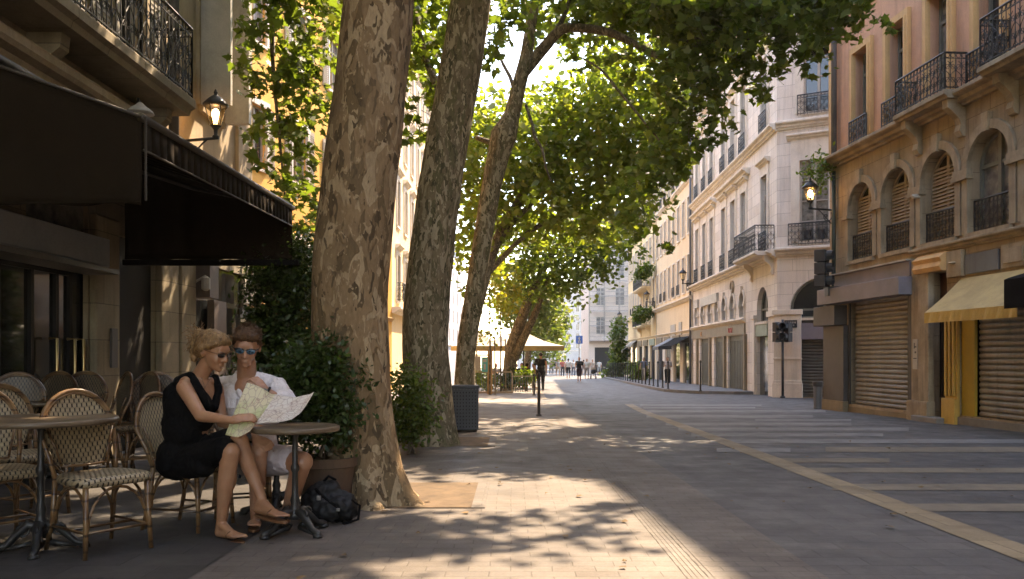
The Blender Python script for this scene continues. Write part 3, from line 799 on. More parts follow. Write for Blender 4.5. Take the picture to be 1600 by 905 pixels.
# ================================================================== C: cream buildings further on
def plain_block(name, label, Y0, Y1, x0, H, floors, nwin, mwall, mtrim, gm, seed, gfl=4.3, group=None):
    random.seed(seed)
    fx = lambda Y: 9.65+.035*(Y-30.3)+x0
    fc = Fac(name, label, fx(Y1), Y1, -.035, -1)
    Ln = math.hypot(fx(Y1)-fx(Y0), Y1-Y0)
    ops = []; wins = []
    for i in range(nwin):
        uc = Ln*(i+.5)/nwin
        for f in range(floors):
            v = gfl+.6+f*3.35
            if v+2.2 > H: continue
            ops.append((uc-.42,uc+.42,v,v+2.1)); wins.append((uc,v,f))
    sh = []
    k = max(2,nwin//2)
    for i in range(k):
        uc = Ln*(i+.5)/k; w_ = Ln/k*.34
        sh.append((uc-w_,uc+w_,-1.2,2.5-.6))
    fc.wall('wall', mwall, 0, Ln, 2.6, H, ops)
    fc.wall('ground_wall', mtrim, 0, Ln, -1.4, 2.6, sh)
    fc.core(M['shade_black'], .02, Ln-.02, -1.4, H, .34, 10)
    fc.put('roof', MB().box(0,Ln,-.45,10,H,H+.22), mtrim)
    fc.cornice(mtrim, 0, Ln, gfl, .25, .25)
    fc.cornice(mtrim, 0, Ln, gfl+6.9, .2, .2)
    fc.cornice(mtrim, 0, Ln, 2.5, .14, .14, 'string_course')
    for uc,v,f in wins[:88]:
        window(fc, uc, v, .84, 2.1, 'french' if f%2 else 'bars', sur='white_trim', srw=.1)
        if f in (0,2) and (int(uc*7)%3): railing(fc, uc, v, .95, .6, 'plain', out=.1)
    for i,(a,b_,_,_) in enumerate(sh):
        fc.put('shop_door', MB().box(a,b_,.12,.18,-1.2,1.9).box(a+.1,(a+b_)/2-.04,.1,.12,-.6,1.7).box((a+b_)/2+.04,b_-.1,.1,.12,-.6,1.7), M[random.choice(gm)])
        fc.put('shop_fascia', MB().box(a-.1,b_+.1,-.08,-.002,1.92,2.4), M[random.choice(['bronze','white_frame','sage','louvre'])])
    return fc, Ln
C1, c1l = plain_block('townhouse', 'cream townhouse with rows of tall windows beside the white cut-corner building', 47.2, 62, 0, 19.0, 5, 8, M['cream'], M['white_trim'], ['olive_door','glass_dark','shade_black'], 3)
C2, c2l = plain_block('townhouse', 'warm sand townhouse with planted balconies, farthest of the right row', 62.2, 82, 0, 18.6, 5, 10, M['sand_wall'], M['cream'], ['glass_dark','shade_black'], 4)
C1.put('rain_pipe', MB().tube([(c1l-.12,-.1,18.8),(c1l-.12,-.1,-.5)], .07, 8), M['zinc'], smooth=True)
# shop awnings of the row
def z_to(fc, px): return fc.u(px,.0)
awning(C1, C1.u(1056), C1.u(1080), 2.3, 1.7, 1.1, .2, M['canvas_black'])
awning(C1, C1.u(1046), C1.u(1055), 2.3, 1.7, 1.1, .2, M['plaque'])
awning(C2, C2.u(988), C2.u(996), 2.5, 1.6, 1.3, .2, M['canvas_white'])
awning(C2, C2.u(980), C2.u(985), 2.2, 1.5, 1.6, .4, M['canvas_green'])
M['stone_balcony'] = M['cream']
for fc,px0,px1,py in ((C2,1003,1018,436),(C2,1002,1017,503),):
    u0,u1 = fc.u(px0), fc.u(px1); v = fc.z(px1,py,.8)
    b_ = balcony(fc, u0, u1, v, .8, M['cream'], .9, corb=(0,1))
for x0,x1,y0,y1 in ((1049,1056,507,528),(1062,1066,503,523)):
    u0,u1 = C1.u(x0),C1.u(x1); z0 = C1.z(x1,y1); z1 = C1.z(x1,y0)
    C1.put('poster_panel', MB().box(u0,u1,-.07,-.002,z0,z1), M['white_frame'])

# ================================================================== D: scaffolded building closing the view
D = Fac('scaffolded_building', 'pale pink grey building wrapped in scaffolding and netting at the end of the street', P(920,580,112).x, 112, 1, 0)
M['pinkgrey'] = mat('pinkish_stone', (.74,.61,.52), (.66,.54,.46), rough=.9, scale=.4)
dw = 14
dops_ = [(1.0+i*2.6,2.2+i*2.6,v,v+2.3) for i in range(5) for v in (4.0,7.9,11.8,15.7)]
dops_ += [(.8+i*3.0,2.9+i*3.0,-1.2,2.2) for i in range(4)]
D.wall('wall', M['pinkgrey'], 0, dw, -2, 20, dops_)
D.core(M['shade_black'], .02, dw-.02, -2, 20, .34, 12)
D.put('side_wall', MB().box(-.02,.0,0,12,-2,20), M['pinkgrey'])
D.cornice(M['pinkgrey'], 0, dw, 2.7, .4, .4)
D.cornice(M['pinkgrey'], -.3, dw, 20, .5, .6)
for i in range(5):
    for v in (4.0,7.9,11.8,15.7): window(D, 1.6+i*2.6, v, 1.2, 2.3, 'bars', glass='glass_dark')
for i in range(4): D.put('shop_window', MB().box(.8+i*3,2.9+i*3,.15,.2,-1.2,2.2), M['glass_dark'])
mb = MB()
for i in range(8):
    for y in (-.3,-1.3): mb.tube([(i*2,y,2.9),(i*2,y,20.5)], .045, 4)
for k in range(9):
    z = 3.1+k*2
    mb.tube([(0,-1.3,z+1),(dw,-1.3,z+1)], .035, 4); mb.tube([(0,-1.3,z+.5),(dw,-1.3,z+.5)], .035, 4)
    mb.box(0,dw,-1.3,-.4,z-.06,z)
sf = D.put('scaffolding', mb, M['steel'])
m, nt, b, out = nodes('debris_netting')
b.inputs['Base Color'].default_value = (.70,.66,.62,1); b.inputs['Roughness'].default_value = .9
tr = N(nt,'BsdfTransparent'); mx = N(nt,'MixShader')
nz_ = ramp(nt, noise(nt, coords(nt,(.35,.35,1.4)), 1.2, 4, .6), [(.3,.12),(.7,.34)])
L(nt, nz_, mx.inputs[0]); L(nt, tr.outputs[0], mx.inputs[1]); L(nt, b.outputs[0], mx.inputs[2]); L(nt, mx.outputs[0], out.inputs[0])
M['net'] = m
mb = MB()
for i in range(28):
    for k in range(9):
        f = lambda q,r: (q*.5, -1.36-.06*math.sin(q*2.3+r), 3.1+r*1.95)
        mb.quad(f(i,k),f(i+1,k),f(i+1,k+1),f(i,k+1))
D.put('netting', mb, M['net'])
# far streets beyond
def far_block(name, label, x0, y0, dx, dy, Ln, H, mw, n, fl, seed):
    random.seed(seed)
    fc = Fac(name, label, x0, y0, dx, dy)
    ops = [(Ln*(i+.5)/n-.55,Ln*(i+.5)/n+.55,v,v+2.1) for i in range(n) for v in [3.6+3.3*f for f in range(fl)]]
    fc.wall('wall', mw, 0, Ln, -4, H, ops)
    fc.core(M['shade_black'], .02, Ln-.02, -4, H, .34, 8)
    fc.cornice(M['white_trim'], 0, Ln, H-.4, .5, .6)
    fc.cornice(M['white_trim'], 0, Ln, 2.6, .3, .3)
    for o_ in ops[:90]: window(fc, (o_[0]+o_[1])/2, o_[2], 1.1, 2.1, 'french')
    return fc
far_block('apartment_building', 'grey building behind the scaffolded one, seen edge-on down the far street', P(905,580,215).x, 215, -.045, -1, 75, 21, M['grey_wall'], 18, 5, 5)
far_block('apartment_building', 'hazy pale building closing the very end of the street', 2, 300, 1, 0, 40, 24, M['grey_wall'], 12, 6, 6)
far_block('apartment_building', 'pale grey building far behind the cafe parasols', -14, 70, 0.05, 1, 90, 20, M['grey_wall'], 16, 5, 8)

# ================================================================== left: yellow building behind the trees
Yb = Fac('yellow_building', 'bright yellow ochre building with white window surrounds behind the left trees', -11.14, 14, .27, 1)
yc = [Yb.u(401), Yb.u(401)+2.6, Yb.u(401)+5.2, Yb.u(401)-2.6, Yb.u(401)+7.8]
yops = [(c-.5,c+.5,v,v+1.95) for c in yc for v in (3.1,7.0,10.9,14.4)]
YW = 22.79
Yb.wall('wall', M['yellow_wall'], 0, YW, -.8, 18, yops)
Yb.core(M['shade_black'], .02, YW-.02, -.8, 18, .34, 8)
Yb.cornice(M['white_trim'], 0, YW, 17.8, .5, .5)
Yb.cornice(M['ochre_trim'], 0, YW, 2.6, .18, .14, 'string_course')
for c,v in [(c,v) for c in yc for v in (3.1,7.0,10.9,14.4)]: window(Yb, c, v, 1.0, 1.95, 'shutters', 'louvre', sur='white_trim', srw=.2)
Ys = Yb.face(-5.2, 36, .0, 1)
sops = [(1.4+i*2.6,2.4+i*2.6,v,v+2.1) for i in range(9) for v in (3.6,7.0,10.4,13.6)]
Ys.wall('street_wall', M['sand_wall'], 0, 24.5, -.9, 17, sops)
Ys.put('dark_core', MB().box(.1,24.4,.34,6,-.9,16.9), M['shade_black'])
for o_ in sops[:24]: window(Ys, (o_[0]+o_[1])/2, o_[2], 1.0, 2.1, 'french', sur='white_trim', srw=.14, hood=.1)
for i in range(0,9,2): railing(Ys, 1.9+i*2.6, 3.6, 1.2, .8, out=.3, returns=.28)
Ys.cornice(M['white_trim'], 0, 24.5, 3.0, .25, .4)
Ys.cornice(M['white_trim'], 0, 24.5, 16.8, .5, .5)

# ================================================================== cafe building at left
K = Fac('cafe_building', 'old ochre stone building with iron balcony and ground floor cafe, nearest on the left', -5.2, -34, 0, 1)
KO = 34.0
ku = lambda Y: Y+KO
KE = ku(16.4)
kops = [(ku(13.85),ku(14.85),5.3,8.6),(ku(8.6),ku(9.6),5.0,8.2),(ku(10.7),ku(11.7),5.0,8.2),(ku(6.3),ku(7.3),5.0,8.2)]
for v in (9.3,13.2): kops += [(u_,u_+1.0,v,v+2.6) for u_ in (ku(6.3),ku(8.6),ku(10.7),ku(13.85))]
K.wall('upper_wall', M['cafe_render'], 0, KE, 4.55, 17, kops)
shop = [(ku(6.2),ku(10.2),-.4,2.25),(ku(10.85),ku(12.1),-.4,2.75),(ku(13.5),ku(16.1),-.4,2.7),(ku(2),ku(5.6),-.4,2.4),(ku(8.9),ku(10.2),2.62,3.1)]
K.wall('ground_wall', M['cafe_stone'], 0, KE, -.8, 4.55, shop, dep=.06)
K.put('doorway_shade', MB().box(ku(10.85),ku(12.1),.055,.2,-.4,2.75), M['shade_black'])  # black panel stands in for the shade within the doorway
K.put('end_wall', MB().quad((KE,0,-.8),(KE,9,-.8),(KE,9,17),(KE,0,17)), M['cafe_stone'])
K.core(M['shade_black'], .02, KE-.02, -.8, 16.9, .36, 9)
K.put('roof', MB().box(-.2,KE+.3,-.6,9,17,17.3), M['cafe_render'])
K.cornice(M['cafe_render'], 0, KE+.12, 3.98, .4, .3, 'string_course')
K.put('quoin_pilaster', MB().box(KE-.8,KE+.02,-.08,-.002,4.5,17), M['cafe_render'], bevel=.02)
for i,o_ in enumerate(kops[:10]):
    window(K, (o_[0]+o_[1])/2, o_[2], 1.0, o_[3]-o_[2], 'shutters' if i else 'louvre', 'white_frame', sur='cafe_render', srw=.16)
K.put('open_shutter', MB().box(ku(14.86),ku(15.0),-.5,-.06,5.3,8.6).box(ku(13.75),ku(13.84),-.55,-.06,5.3,8.6), M['white_frame'])
balcony(K, ku(4.5), ku(12.05), 4.86, .62, M['cafe_stone'], 1.0, corb=(.3,.6,.98), slab=.24)
K.put('rain_pipe', MB().tube([(ku(12.55),-.1,16.8),(ku(12.55),-.1,4.1)], .075, 10), M['zinc'], smooth=True)
K.put('awning_housing', MB().profile([(0,3.72),(-.2,3.72),(-.3,3.8),(-.3,3.95),(-.12,4.0),(0,4.0)], ku(1), ku(12.9)), M['gunmetal'])
K.put('gutter', MB().tube([(ku(1),-.33,3.98),(ku(12.9),-.33,3.98)], .04, 8), M['zinc'], smooth=True)
# cafe front
K.put('fascia_box', MB().profile([(0,2.2),(-.3,2.2),(-.32,2.24),(-.32,2.56),(0,2.6)], ku(5.5), ku(10.1)), mat('brushed_fascia', (.40,.42,.44), (.30,.32,.34), rough=.35, metal=0, bmp=.05), bevel=.01)
K.put('fascia_lip', MB().box(ku(5.5),ku(10.12),-.42,-.0,2.14,2.197), M['steel'])
door_parts = MB()
for y_ in (6.25,7.4,7.9,8.5,9.1,9.6,9.9): door_parts.box(ku(y_),ku(y_)+.06,.06,.12,-.4,2.2)
door_parts.box(ku(6.2),ku(9.95),.06,.12,2.1,2.24).box(ku(6.2),ku(9.95),.06,.12,-.4,-.05)
K.put('door_frame', door_parts, mat('black_door_frame',(.012,.011,.01),rough=.5,spec=.2))
K.put('shop_glass', MB().box(ku(6.2),ku(10.2),.1,.13,-.3,2.2), M['glass_dark'])
for y_ in (9.45,9.84,10.04): K.put('door_handle', MB().tube([(ku(y_),.06,1.35),(ku(y_),-.03,1.35),(ku(y_),-.03,.5),(ku(y_),.06,.5)], .018, 8), mat('brass', (.6,.42,.18), rough=.3, metal=.9) if 'brass' not in M else M['brass'], smooth=True)
K.put('transom_window', MB().box(ku(8.9),ku(10.2),.055,.1,2.62,3.1), M['glass_curtain'])
# pillars of old stone between the openings
for a,b_ in ((10.22,10.83),(12.12,12.75),(12.85,13.45)):
    K.put('pillar', MB().box(ku(a),ku(b_),-.1,-.002,-.8,2.9), M['cafe_stone'], bevel=.02)
K.put('house_plaque', MB().box(ku(10.55),ku(10.7),-.13,-.1,1.0,1.5), M['panel_brown'])
# second shop with boards by the corner
K.put('shop_board', MB().box(ku(14.2),ku(14.8),-.12,-.002,-.3,2.1).box(ku(13.5),ku(13.9),-.3,-.002,2.1,2.65), mat('mauve_board',(.16,.12,.10),rough=.6))
K.put('shop_glass', MB().box(ku(13.5),ku(16.1),.055,.1,-.3,2.7), M['glass_dark'])
menu = K.put('menu_board', MB().box(ku(15.05),ku(15.6),-.28,-.2,.6,1.9), M['gunmetal'])
MB().box(ku(15.09),ku(15.56),-.284,-.281,.66,1.84).build('menu_sheet', mat('menu_paper',(.42,.36,.24),(.3,.24,.15),rough=.6,scale=4), menu)
K.put('notice_board', MB().box(ku(15.7),ku(16.2),-.16,-.1,2.15,2.7), M['white_frame'])
K.put('notice_board', MB().box(ku(15.6),ku(16.05),-.14,-.09,1.55,2.05), M['plaque'])
K.put('wall_lamp', MB().lathe([(.03,0),(.07,.03),(.07,.2),(.02,.24)],10,(ku(13.45),-.25,2.2)).tube([(ku(13.45),0,2.3),(ku(13.45),-.25,2.44)], .02, 6), M['white_frame'])
random.seed(11)
# other houses out of the photo that still shade and reflect
# ------------------------------------------------------------------ plane trees
def bark(name, base, olive, cream, s=1.0):
    m, nt, b, out = nodes(name)
    v = coords(nt, (1,1,.42))
    vo = N(nt,'TexNoise'); vo.inputs['Scale'].default_value = 6; L(nt, v, vo.inputs['Vector'])
    wv = N(nt,'VectorMath', operation='MULTIPLY_ADD'); L(nt, vo.outputs[1], wv.inputs[0]); wv.inputs[1].default_value = (.16,.16,.16); L(nt, v, wv.inputs[2])
    def flakes(scale, lo, hi, off):
        ad = N(nt,'VectorMath', operation='ADD'); L(nt, wv.outputs[0], ad.inputs[0]); ad.inputs[1].default_value = off
        vv = N(nt,'TexVoronoi'); vv.feature = 'SMOOTH_F1'; vv.inputs['Smoothness'].default_value = .25; vv.inputs['Scale'].default_value = scale; L(nt, ad.outputs[0], vv.inputs['Vector'])
        sp = N(nt,'SeparateColor'); L(nt, vv.outputs['Color'], sp.inputs[0])
        return ramp(nt, sp.outputs[0], [(lo,0),(hi,1)])
    big = ramp(nt, noise(nt, v, 1.1, 5, .6), [(.4,0),(.62,1)])
    n1 = noise(nt, v, 7*s, 3, .45, .7)
    n2a = N(nt,'VectorMath', operation='ADD'); L(nt, v, n2a.inputs[0]); n2a.inputs[1].default_value = (7,3,5)
    n2 = noise(nt, n2a.outputs[0], 9*s, 3, .45, .9)
    c = mixc(nt, big, base, tuple(x*.72 for x in base))
    c = mixc(nt, ramp(nt, n1, [(.53,0),(.55,1)]), c, olive)
    c = mixc(nt, ramp(nt, n2, [(.545,0),(.555,1)]), c, cream)
    n3 = noise(nt, v, 17*s, 2, .4, .6)
    c = mixc(nt, ramp(nt, n3, [(.60,0),(.615,1)]), c, tuple(x*.55 for x in olive))
    c = mixc(nt, ramp(nt, noise(nt, v, 24*s, 3, .5, 1.2), [(.60,0),(.63,.8)]), c, tuple(min(1,x*1.1) for x in cream))
    c = mixc(nt, ramp(nt, noise(nt, coords(nt,(1,1,.12)), 5, 4, .6), [(.45,0),(.7,.5)]), c, tuple(x*.7 for x in base))
    fine = noise(nt, coords(nt,(1,1,.35)), 45, 5, .7)
    c = mixc(nt, .6, c, ramp(nt, fine, [(.28,.55),(.72,1.25)]), 'MULTIPLY')
    L(nt, c, b.inputs['Base Color']); b.inputs['Roughness'].default_value = .85; b.inputs['Specular IOR Level'].default_value = .25
    p = bump(nt, b, fine, .5, .01)
    p = bump(nt, b, ramp(nt, n1, [(.53,1),(.55,0)]), .6, .012, p)
    p = bump(nt, b, ramp(nt, n2, [(.545,1),(.56,0)]), .6, .012, p)
    bump(nt, b, noise(nt, coords(nt,(1,1,.3)), 6, 4, .6), .5, .05, p)
    return m
M['bark'] = bark('plane_bark', (.255,.165,.088), (.145,.095,.048), (.37,.265,.155), .9)
M['bark_dark'] = bark('mottled_plane_bark', (.23,.175,.105), (.14,.12,.062), (.40,.325,.215), 1.0)
M['bark_limb'] = bark('plane_limb_bark', (.16,.125,.085), (.10,.085,.055), (.27,.22,.155), 1.5)
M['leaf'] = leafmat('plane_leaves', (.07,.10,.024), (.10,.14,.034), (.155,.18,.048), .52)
M['leaf_lit'] = leafmat('plane_leaves_sunlit', (.115,.155,.035), (.165,.21,.048), (.23,.235,.06), .5)  # brighter copy of the plane leaves, sunlight put into their colour
M['leaf_far'] = leafmat('far_leaves', (.07,.11,.03), (.11,.15,.045), (.17,.18,.06), .5)
M['leaf_yellow'] = leafmat('yellowing_leaves', (.16,.18,.04), (.22,.22,.045), (.32,.25,.05), .5)
M['leaf_dark'] = leafmat('glossy_shrub_leaves', (.02,.038,.010), (.032,.058,.014), (.05,.085,.02), .3, .3)
M['leaf_shrub'] = leafmat('shrub_leaves', (.05,.085,.018), (.08,.12,.025), (.13,.15,.03), .4, .35)

rng = np.random.default_rng(5)
PLANE = np.array([(0,-.5),(.10,-.28),(.36,-.36),(.30,-.12),(.50,.06),(.26,.12),(.20,.30),(.0,.62),(-.20,.30),(-.26,.12),(-.50,.06),(-.30,-.12),(-.36,-.36),(-.10,-.28)])
OVAL = np.array([(0,-.5),(.2,-.2),(.24,.1),(0,.55),(-.24,.1),(-.2,-.2)])
DIAM = np.array([(0,-.5),(.42,-.12),(.28,.3),(0,.5),(-.34,.16),(-.36,-.25)])

def leaves(name, blobs, m, parent, size, per=12, shape=PLANE, twig=.55, droop=.35, tilt=.9, dens=1.0, spread=.09, sticks=None):
    """blobs: (cx,cy,cz, rx,ry,rz, sprays)"""
    Cs = []
    for cx,cy,cz,rx,ry,rz,n in blobs:
        n = int(n*dens)
        d = rng.normal(size=(n,3)); d /= np.linalg.norm(d,axis=1)[:,None]
        r = rng.random(n)**(1/2.4)
        pts = np.array([cx,cy,cz])+d*r[:,None]*np.array([rx,ry,rz])
        out = d*np.array([1,1,.3])+rng.normal(size=(n,3))*.6; out[:,2] -= droop
        out /= np.linalg.norm(out,axis=1)[:,None]
        Cs.append((pts,out))
    pts = np.concatenate([a for a,_ in Cs]); out = np.concatenate([b for _,b in Cs])
    n = len(pts); ln = twig*rng.uniform(.6,1.3,n)
    t = rng.random((n,per))
    c = pts[:,None,:]+out[:,None,:]*(t*ln[:,None])[:,:,None]+rng.normal(size=(n,per,3))*spread
    c = c.reshape(-1,3); k = len(c)
    nor = rng.normal(size=(k,3))*tilt; nor[:,2] += 1.0; nor /= np.linalg.norm(nor,axis=1)[:,None]
    tip = rng.normal(size=(k,3))*.8+np.repeat(out,per,axis=0); tip[:,2] -= .45
    tip -= nor*(tip*nor).sum(1)[:,None]; tip /= np.linalg.norm(tip,axis=1)[:,None]
    side = np.cross(nor,tip)
    sz = size*rng.uniform(.55,1.25,k)
    q = len(shape)
    bend = -np.abs(shape[:,0])*rng.uniform(-.1,.5,(k,1))
    V = c[:,None,:]+(side[:,None,:]*shape[None,:,0,None]+tip[:,None,:]*shape[None,:,1,None]+nor[:,None,:]*bend[:,:,None])*sz[:,None,None]
    V = V.reshape(-1,3)
    o = solid_np(name, V, np.arange(k*q), np.full(k,q), m, parent)
    if sticks is not None:
        a = pts-out*ln[:,None]*.25; b_ = pts+out*ln[:,None]
        s1 = np.cross(out,[0,0,1.0]); s1 /= np.linalg.norm(s1,axis=1)[:,None]+1e-9; s2 = np.cross(out,s1)
        w_ = .006
        base = [a+s1*w_, a-s1*w_*.5+s2*w_, a-s1*w_*.5-s2*w_, b_]
        V = np.stack(base,1).reshape(-1,3)
        idx = np.array([0,1,3,1,2,3,2,0,3])
        Fc = (np.arange(n)[:,None]*4+idx[None,:]).ravel()
        tag(solid_np('twigs', V, Fc, np.full(n*3,3), sticks, parent), kind='stuff')
    return o
def blob(px, py, Z, rpx, rpy, dz, n):
    p = P(px,py,Z); return (p.x,p.y,p.z, rpx/F*Z, dz, rpy/F*Z, n)

def trunk(name, path, m, parent, flare=0, n=26, seed=1, lobes=5, wob=.035):
    """path: (point, radius); flare widens the foot into root lobes"""
    rs = random.Random(seed)
    pts = [Vector(p) for p,_ in path]; rad = [r for _,r in path]
    # resample with a smooth curve
    P_, Rr = [], []
    for i in range(len(pts)-1):
        p0 = pts[max(i-1,0)]; p1 = pts[i]; p2 = pts[i+1]; p3 = pts[min(i+2,len(pts)-1)]
        st = max(2,int((p2-p1).length/.14))
        for k in range(st):
            t = k/st
            P_.append(.5*((2*p1)+(p2-p0)*t+(2*p0-5*p1+4*p2-p3)*t*t+(-p0+3*p1-3*p2+p3)*t**3)); Rr.append(rad[i]+(rad[i+1]-rad[i])*t)
    P_.append(pts[-1]); Rr.append(rad[-1])
    ph = [rs.uniform(0,6.3) for _ in range(6)]
    vs, fs = [], []; a = Vector((1,0,0)); s_ = 0; base = P_[0]
    for i,p in enumerate(P_):
        t = (P_[min(i+1,len(P_)-1)]-P_[max(i-1,0)]).normalized()
        a = (a-t*a.dot(t)).normalized(); b_ = t.cross(a)
        h = (p-base).length
        for k in range(n):
            g = 2*PI*k/n
            r = Rr[i]*(1+wob*math.sin(2*g+ph[0]+h*.5)+wob*.8*math.sin(3*g+ph[1]-h*.9)+wob*.5*math.sin(5*g+ph[2]+h*2.3)+wob*.35*math.sin(h*7+2*g+ph[4]))
            if flare:
                e = math.exp(-h/.17)
                r += flare*e*(.55+.45*math.sin(lobes*g+ph[3])+.2*math.sin((lobes+2)*g+ph[5]))*(1.0)
                r += flare*.12*math.exp(-h/.6)
            vs.append(p+(a*math.cos(g)+b_*math.sin(g))*r)
        if i: fs += [((i-1)*n+k,(i-1)*n+(k+1)%n,i*n+(k+1)%n,i*n+k) for k in range(n)]
    fs.append(tuple((len(P_)-1)*n+k for k in range(n)))
    if parent is not None: vs = [v-parent.location for v in vs]
    mb = MB(); mb.add(vs, fs)
    return mb.build(name, m, parent, smooth=True)
def px_path(L_, k=1.0): return [(P(x,y,Z), w/2/F*Z*k) for x,y,Z,w in L_]
def rel(blobs, root): return [(b[0]-root.location.x,b[1]-root.location.y,b[2]-root.location.z)+tuple(b[3:]) for b in blobs]

# --- first tree: the great trunk beside the couple
g = G(597,788); T1 = thing('plane_tree', 'thick mottled plane tree trunk rising from the sandy pit beside the couple', 'tree', (g.x,7.0,gz(7.0)), 0, 'plane trees of the street')
trunk('trunk', [(Vector((-1.17,7.05,-.2)),.33)]+px_path([(574,740,7.05,112),(562,680,7.05,118),(548,560,7.05,128),(545,440,7.05,130),(558,300,7.05,130),(576,160,7.05,127),(592,0,7.05,123),(602,-160,7.05,122),(606,-420,7.05,120)], .90), M['bark'], T1, flare=.2, n=48, seed=3, lobes=6)
# limbs and unseen crown above the frame, crown filled out to shade the terrace
def limb(root, pts, m=None, seed=5, n=14): return trunk('branch', pts, M[m or 'bark_limb'], root, n=n, seed=seed, wob=.05)
tp = P(606,-420,7.05)
limb(T1, [(tp-Vector((0,0,.5)),.28),(tp+Vector((-1,-1.2,1.8)),.2),(tp+Vector((-1.6,-2.5,4)),.1)])
limb(T1, [(tp-Vector((0,0,.5)),.28),(tp+Vector((-1.2,1.2,2)),.2),(tp+Vector((-2.2,2.2,4.2)),.1)])
leaves('crown', rel([(-2.4,3.5,9.5,3.4,4.0,2.0,360),(-3.4,8.5,9.0,2.2,2.6,1.6,240)], T1), M['leaf'], T1, .2, dens=1.0)

# --- left hanging foliage belongs to the second tree
T2 = thing('plane_tree', 'second plane tree leaning right, pale blotched trunk with a shrub at its foot', 'tree', (-1.2,12.2,gz(12.2)), 0, 'plane trees of the street')
trunk('trunk', [(Vector((-1.19,12.2,-.25)),.39)]+px_path([(672,660,12.2,88),(668,600,12.2,86),(664,540,12.2,88),(668,450,12.2,86),(680,350,12.2,84),(700,220,12.2,80),(716,130,12.2,78),(732,30,12.2,74),(745,-80,12.2,70),(750,-260,12.2,60)], .84), M['bark_dark'], T2, flare=.16, n=36, seed=9, lobes=5)
tp = P(740,-160,12.2)
limb(T2, [(tp,.26),(P(640,-200,12.6),.17),(P(520,-160,13),.12),(P(440,-60,13.4),.07),(P(425,60,13.5),.035),(P(440,250,13.4),.02),(P(452,380,13.3),.01)])
limb(T2, [(P(702,210,12.3),.12),(P(690,150,12.9),.08),(P(668,100,13.6),.05),(P(650,20,14),.03)])
limb(T2, [(tp+Vector((0,0,1)),.25),(tp+Vector((-1.4,.6,3)),.15),(tp+Vector((-2.4,1.2,5)),.06)])
A_bl = [blob(x,y,Z,rx,ry,.9,n) for x,y,Z,rx,ry,n in [
 (455,-30,13.4,90,50,120),(430,60,13.4,38,40,60),(475,50,13.6,40,50,60),(415,140,13.3,28,30,28),(465,140,13.6,34,36,46),(425,205,13.3,34,28,38),(475,215,13.7,24,40,26),
 (415,268,13.3,22,18,16),(455,290,13.5,34,24,34),(480,330,13.7,20,26,18),(448,355,13.4,26,20,18),(470,400,13.5,26,24,16),(484,110,13.8,16,60,24),(462,440,13.5,18,16,8)]]
B_bl = [blob(x,y,Z,rx,ry,.9,n) for x,y,Z,rx,ry,n in [
 (672,20,13.8,50,60,70),(668,110,13.8,26,50,40),(655,175,13.6,22,30,22),(648,215,13.6,12,16,7),(665,-70,13.5,60,50,60),(790,30,14.5,36,34,36),(800,-40,14.5,60,40,50),(770,70,14.6,20,30,18),(768,120,14.8,16,24,8)]]
leaves('crown', rel(A_bl+B_bl, T2), M['leaf'], T2, .17, dens=.36, per=11, twig=.4, spread=.075, sticks=M['bark_limb'])
leaves('crown', rel([(-3.2,13.6,9.6,2.0,1.8,1.3,200),(-.3,11,9.0,1.9,2.2,1.3,300),(1.5,9.8,8.6,.9,1.0,.5,120),(2.0,11.3,8.6,.8,1.0,.5,110),(.7,8.6,8.6,.9,1.2,.5,100),(-2.4,18.5,8.6,1.5,2.2,1.0,200),(3.0,11.2,8.2,.5,.5,.4,14),(3.9,11.9,8.4,.35,.5,.4,9)], T2), M['leaf'], T2, .19)  # unseen leaf clumps added to cast shade on terrace, paving and cafe wall

# --- third tree: leaning trunk with the arching branch over the street
T3 = thing('plane_tree', 'third plane tree with a dark leaning trunk and long arching branch over the street', 'tree', (-.95,16.6,gz(16.6)), 0, 'plane trees of the street')
Z3 = 16.6
trunk('trunk', [(Vector((-1.02,Z3,-.3)),.21)]+px_path([(724,620,Z3,38),(729,540,Z3,38),(741,460,Z3,38),(753,380,Z3,38),(766,300,Z3,40),(780,240,Z3,46),(788,212,Z3,56),(800,180,Z3,34),(812,130,Z3,30),(822,90,Z3,27),(829,45,Z3,23),(836,0,Z3,20),(842,-60,Z3,16)], .76), M['bark_dark'], T3, flare=.12, n=30, seed=14)
limb(T3, px_path([(816,115,Z3,20),(836,92,Z3,18),(856,68,Z3-.2,17),(878,46,Z3-.4,14),(910,44,Z3-.6,13),(950,50,Z3-.8,12),(985,65,Z3-1,11),(1020,84,Z3-1.1,9),(1050,98,Z3-1.2,7)]), seed=21)
limb(T3, px_path([(1046,97,Z3-1.2,6),(1056,80,Z3-1.3,5.5),(1070,66,Z3-1.4,5),(1095,60,Z3-1.5,4),(1130,66,Z3-1.6,3.4),(1165,62,Z3-1.7,2.5),(1230,50,Z3-1.9,2)]), n=8)
limb(T3, px_path([(858,66,Z3-.2,10),(872,44,Z3-.1,9),(884,18,Z3,8),(896,-20,Z3,6)]), n=8)
limb(T3, px_path([(912,92,Z3-.6,3),(940,110,Z3-.8,4),(965,140,Z3-1,4.4),(990,170,Z3-1.2,4),(1010,195,Z3-1.3,3.4),(1026,214,Z3-1.4,2.5),(1040,235,Z3-1.5,1.5)]), n=7)
limb(T3, px_path([(803,140,Z3,7),(797,120,Z3+.2,6),(786,100,Z3+.4,5),(776,72,Z3+.6,4),(772,40,Z3+.6,3)]), n=7)
limb(T3, px_path([(822,165,Z3,5),(832,195,Z3-.3,5),(836,215,Z3-.4,6),(847,232,Z3-.5,4.5),(853,262,Z3-.6,3.5),(862,284,Z3-.7,2.5)]), n=7)
limb(T3, px_path([(786,225,Z3,12),(765,222,Z3+.2,9),(745,215,Z3+.4,7)]), n=8)
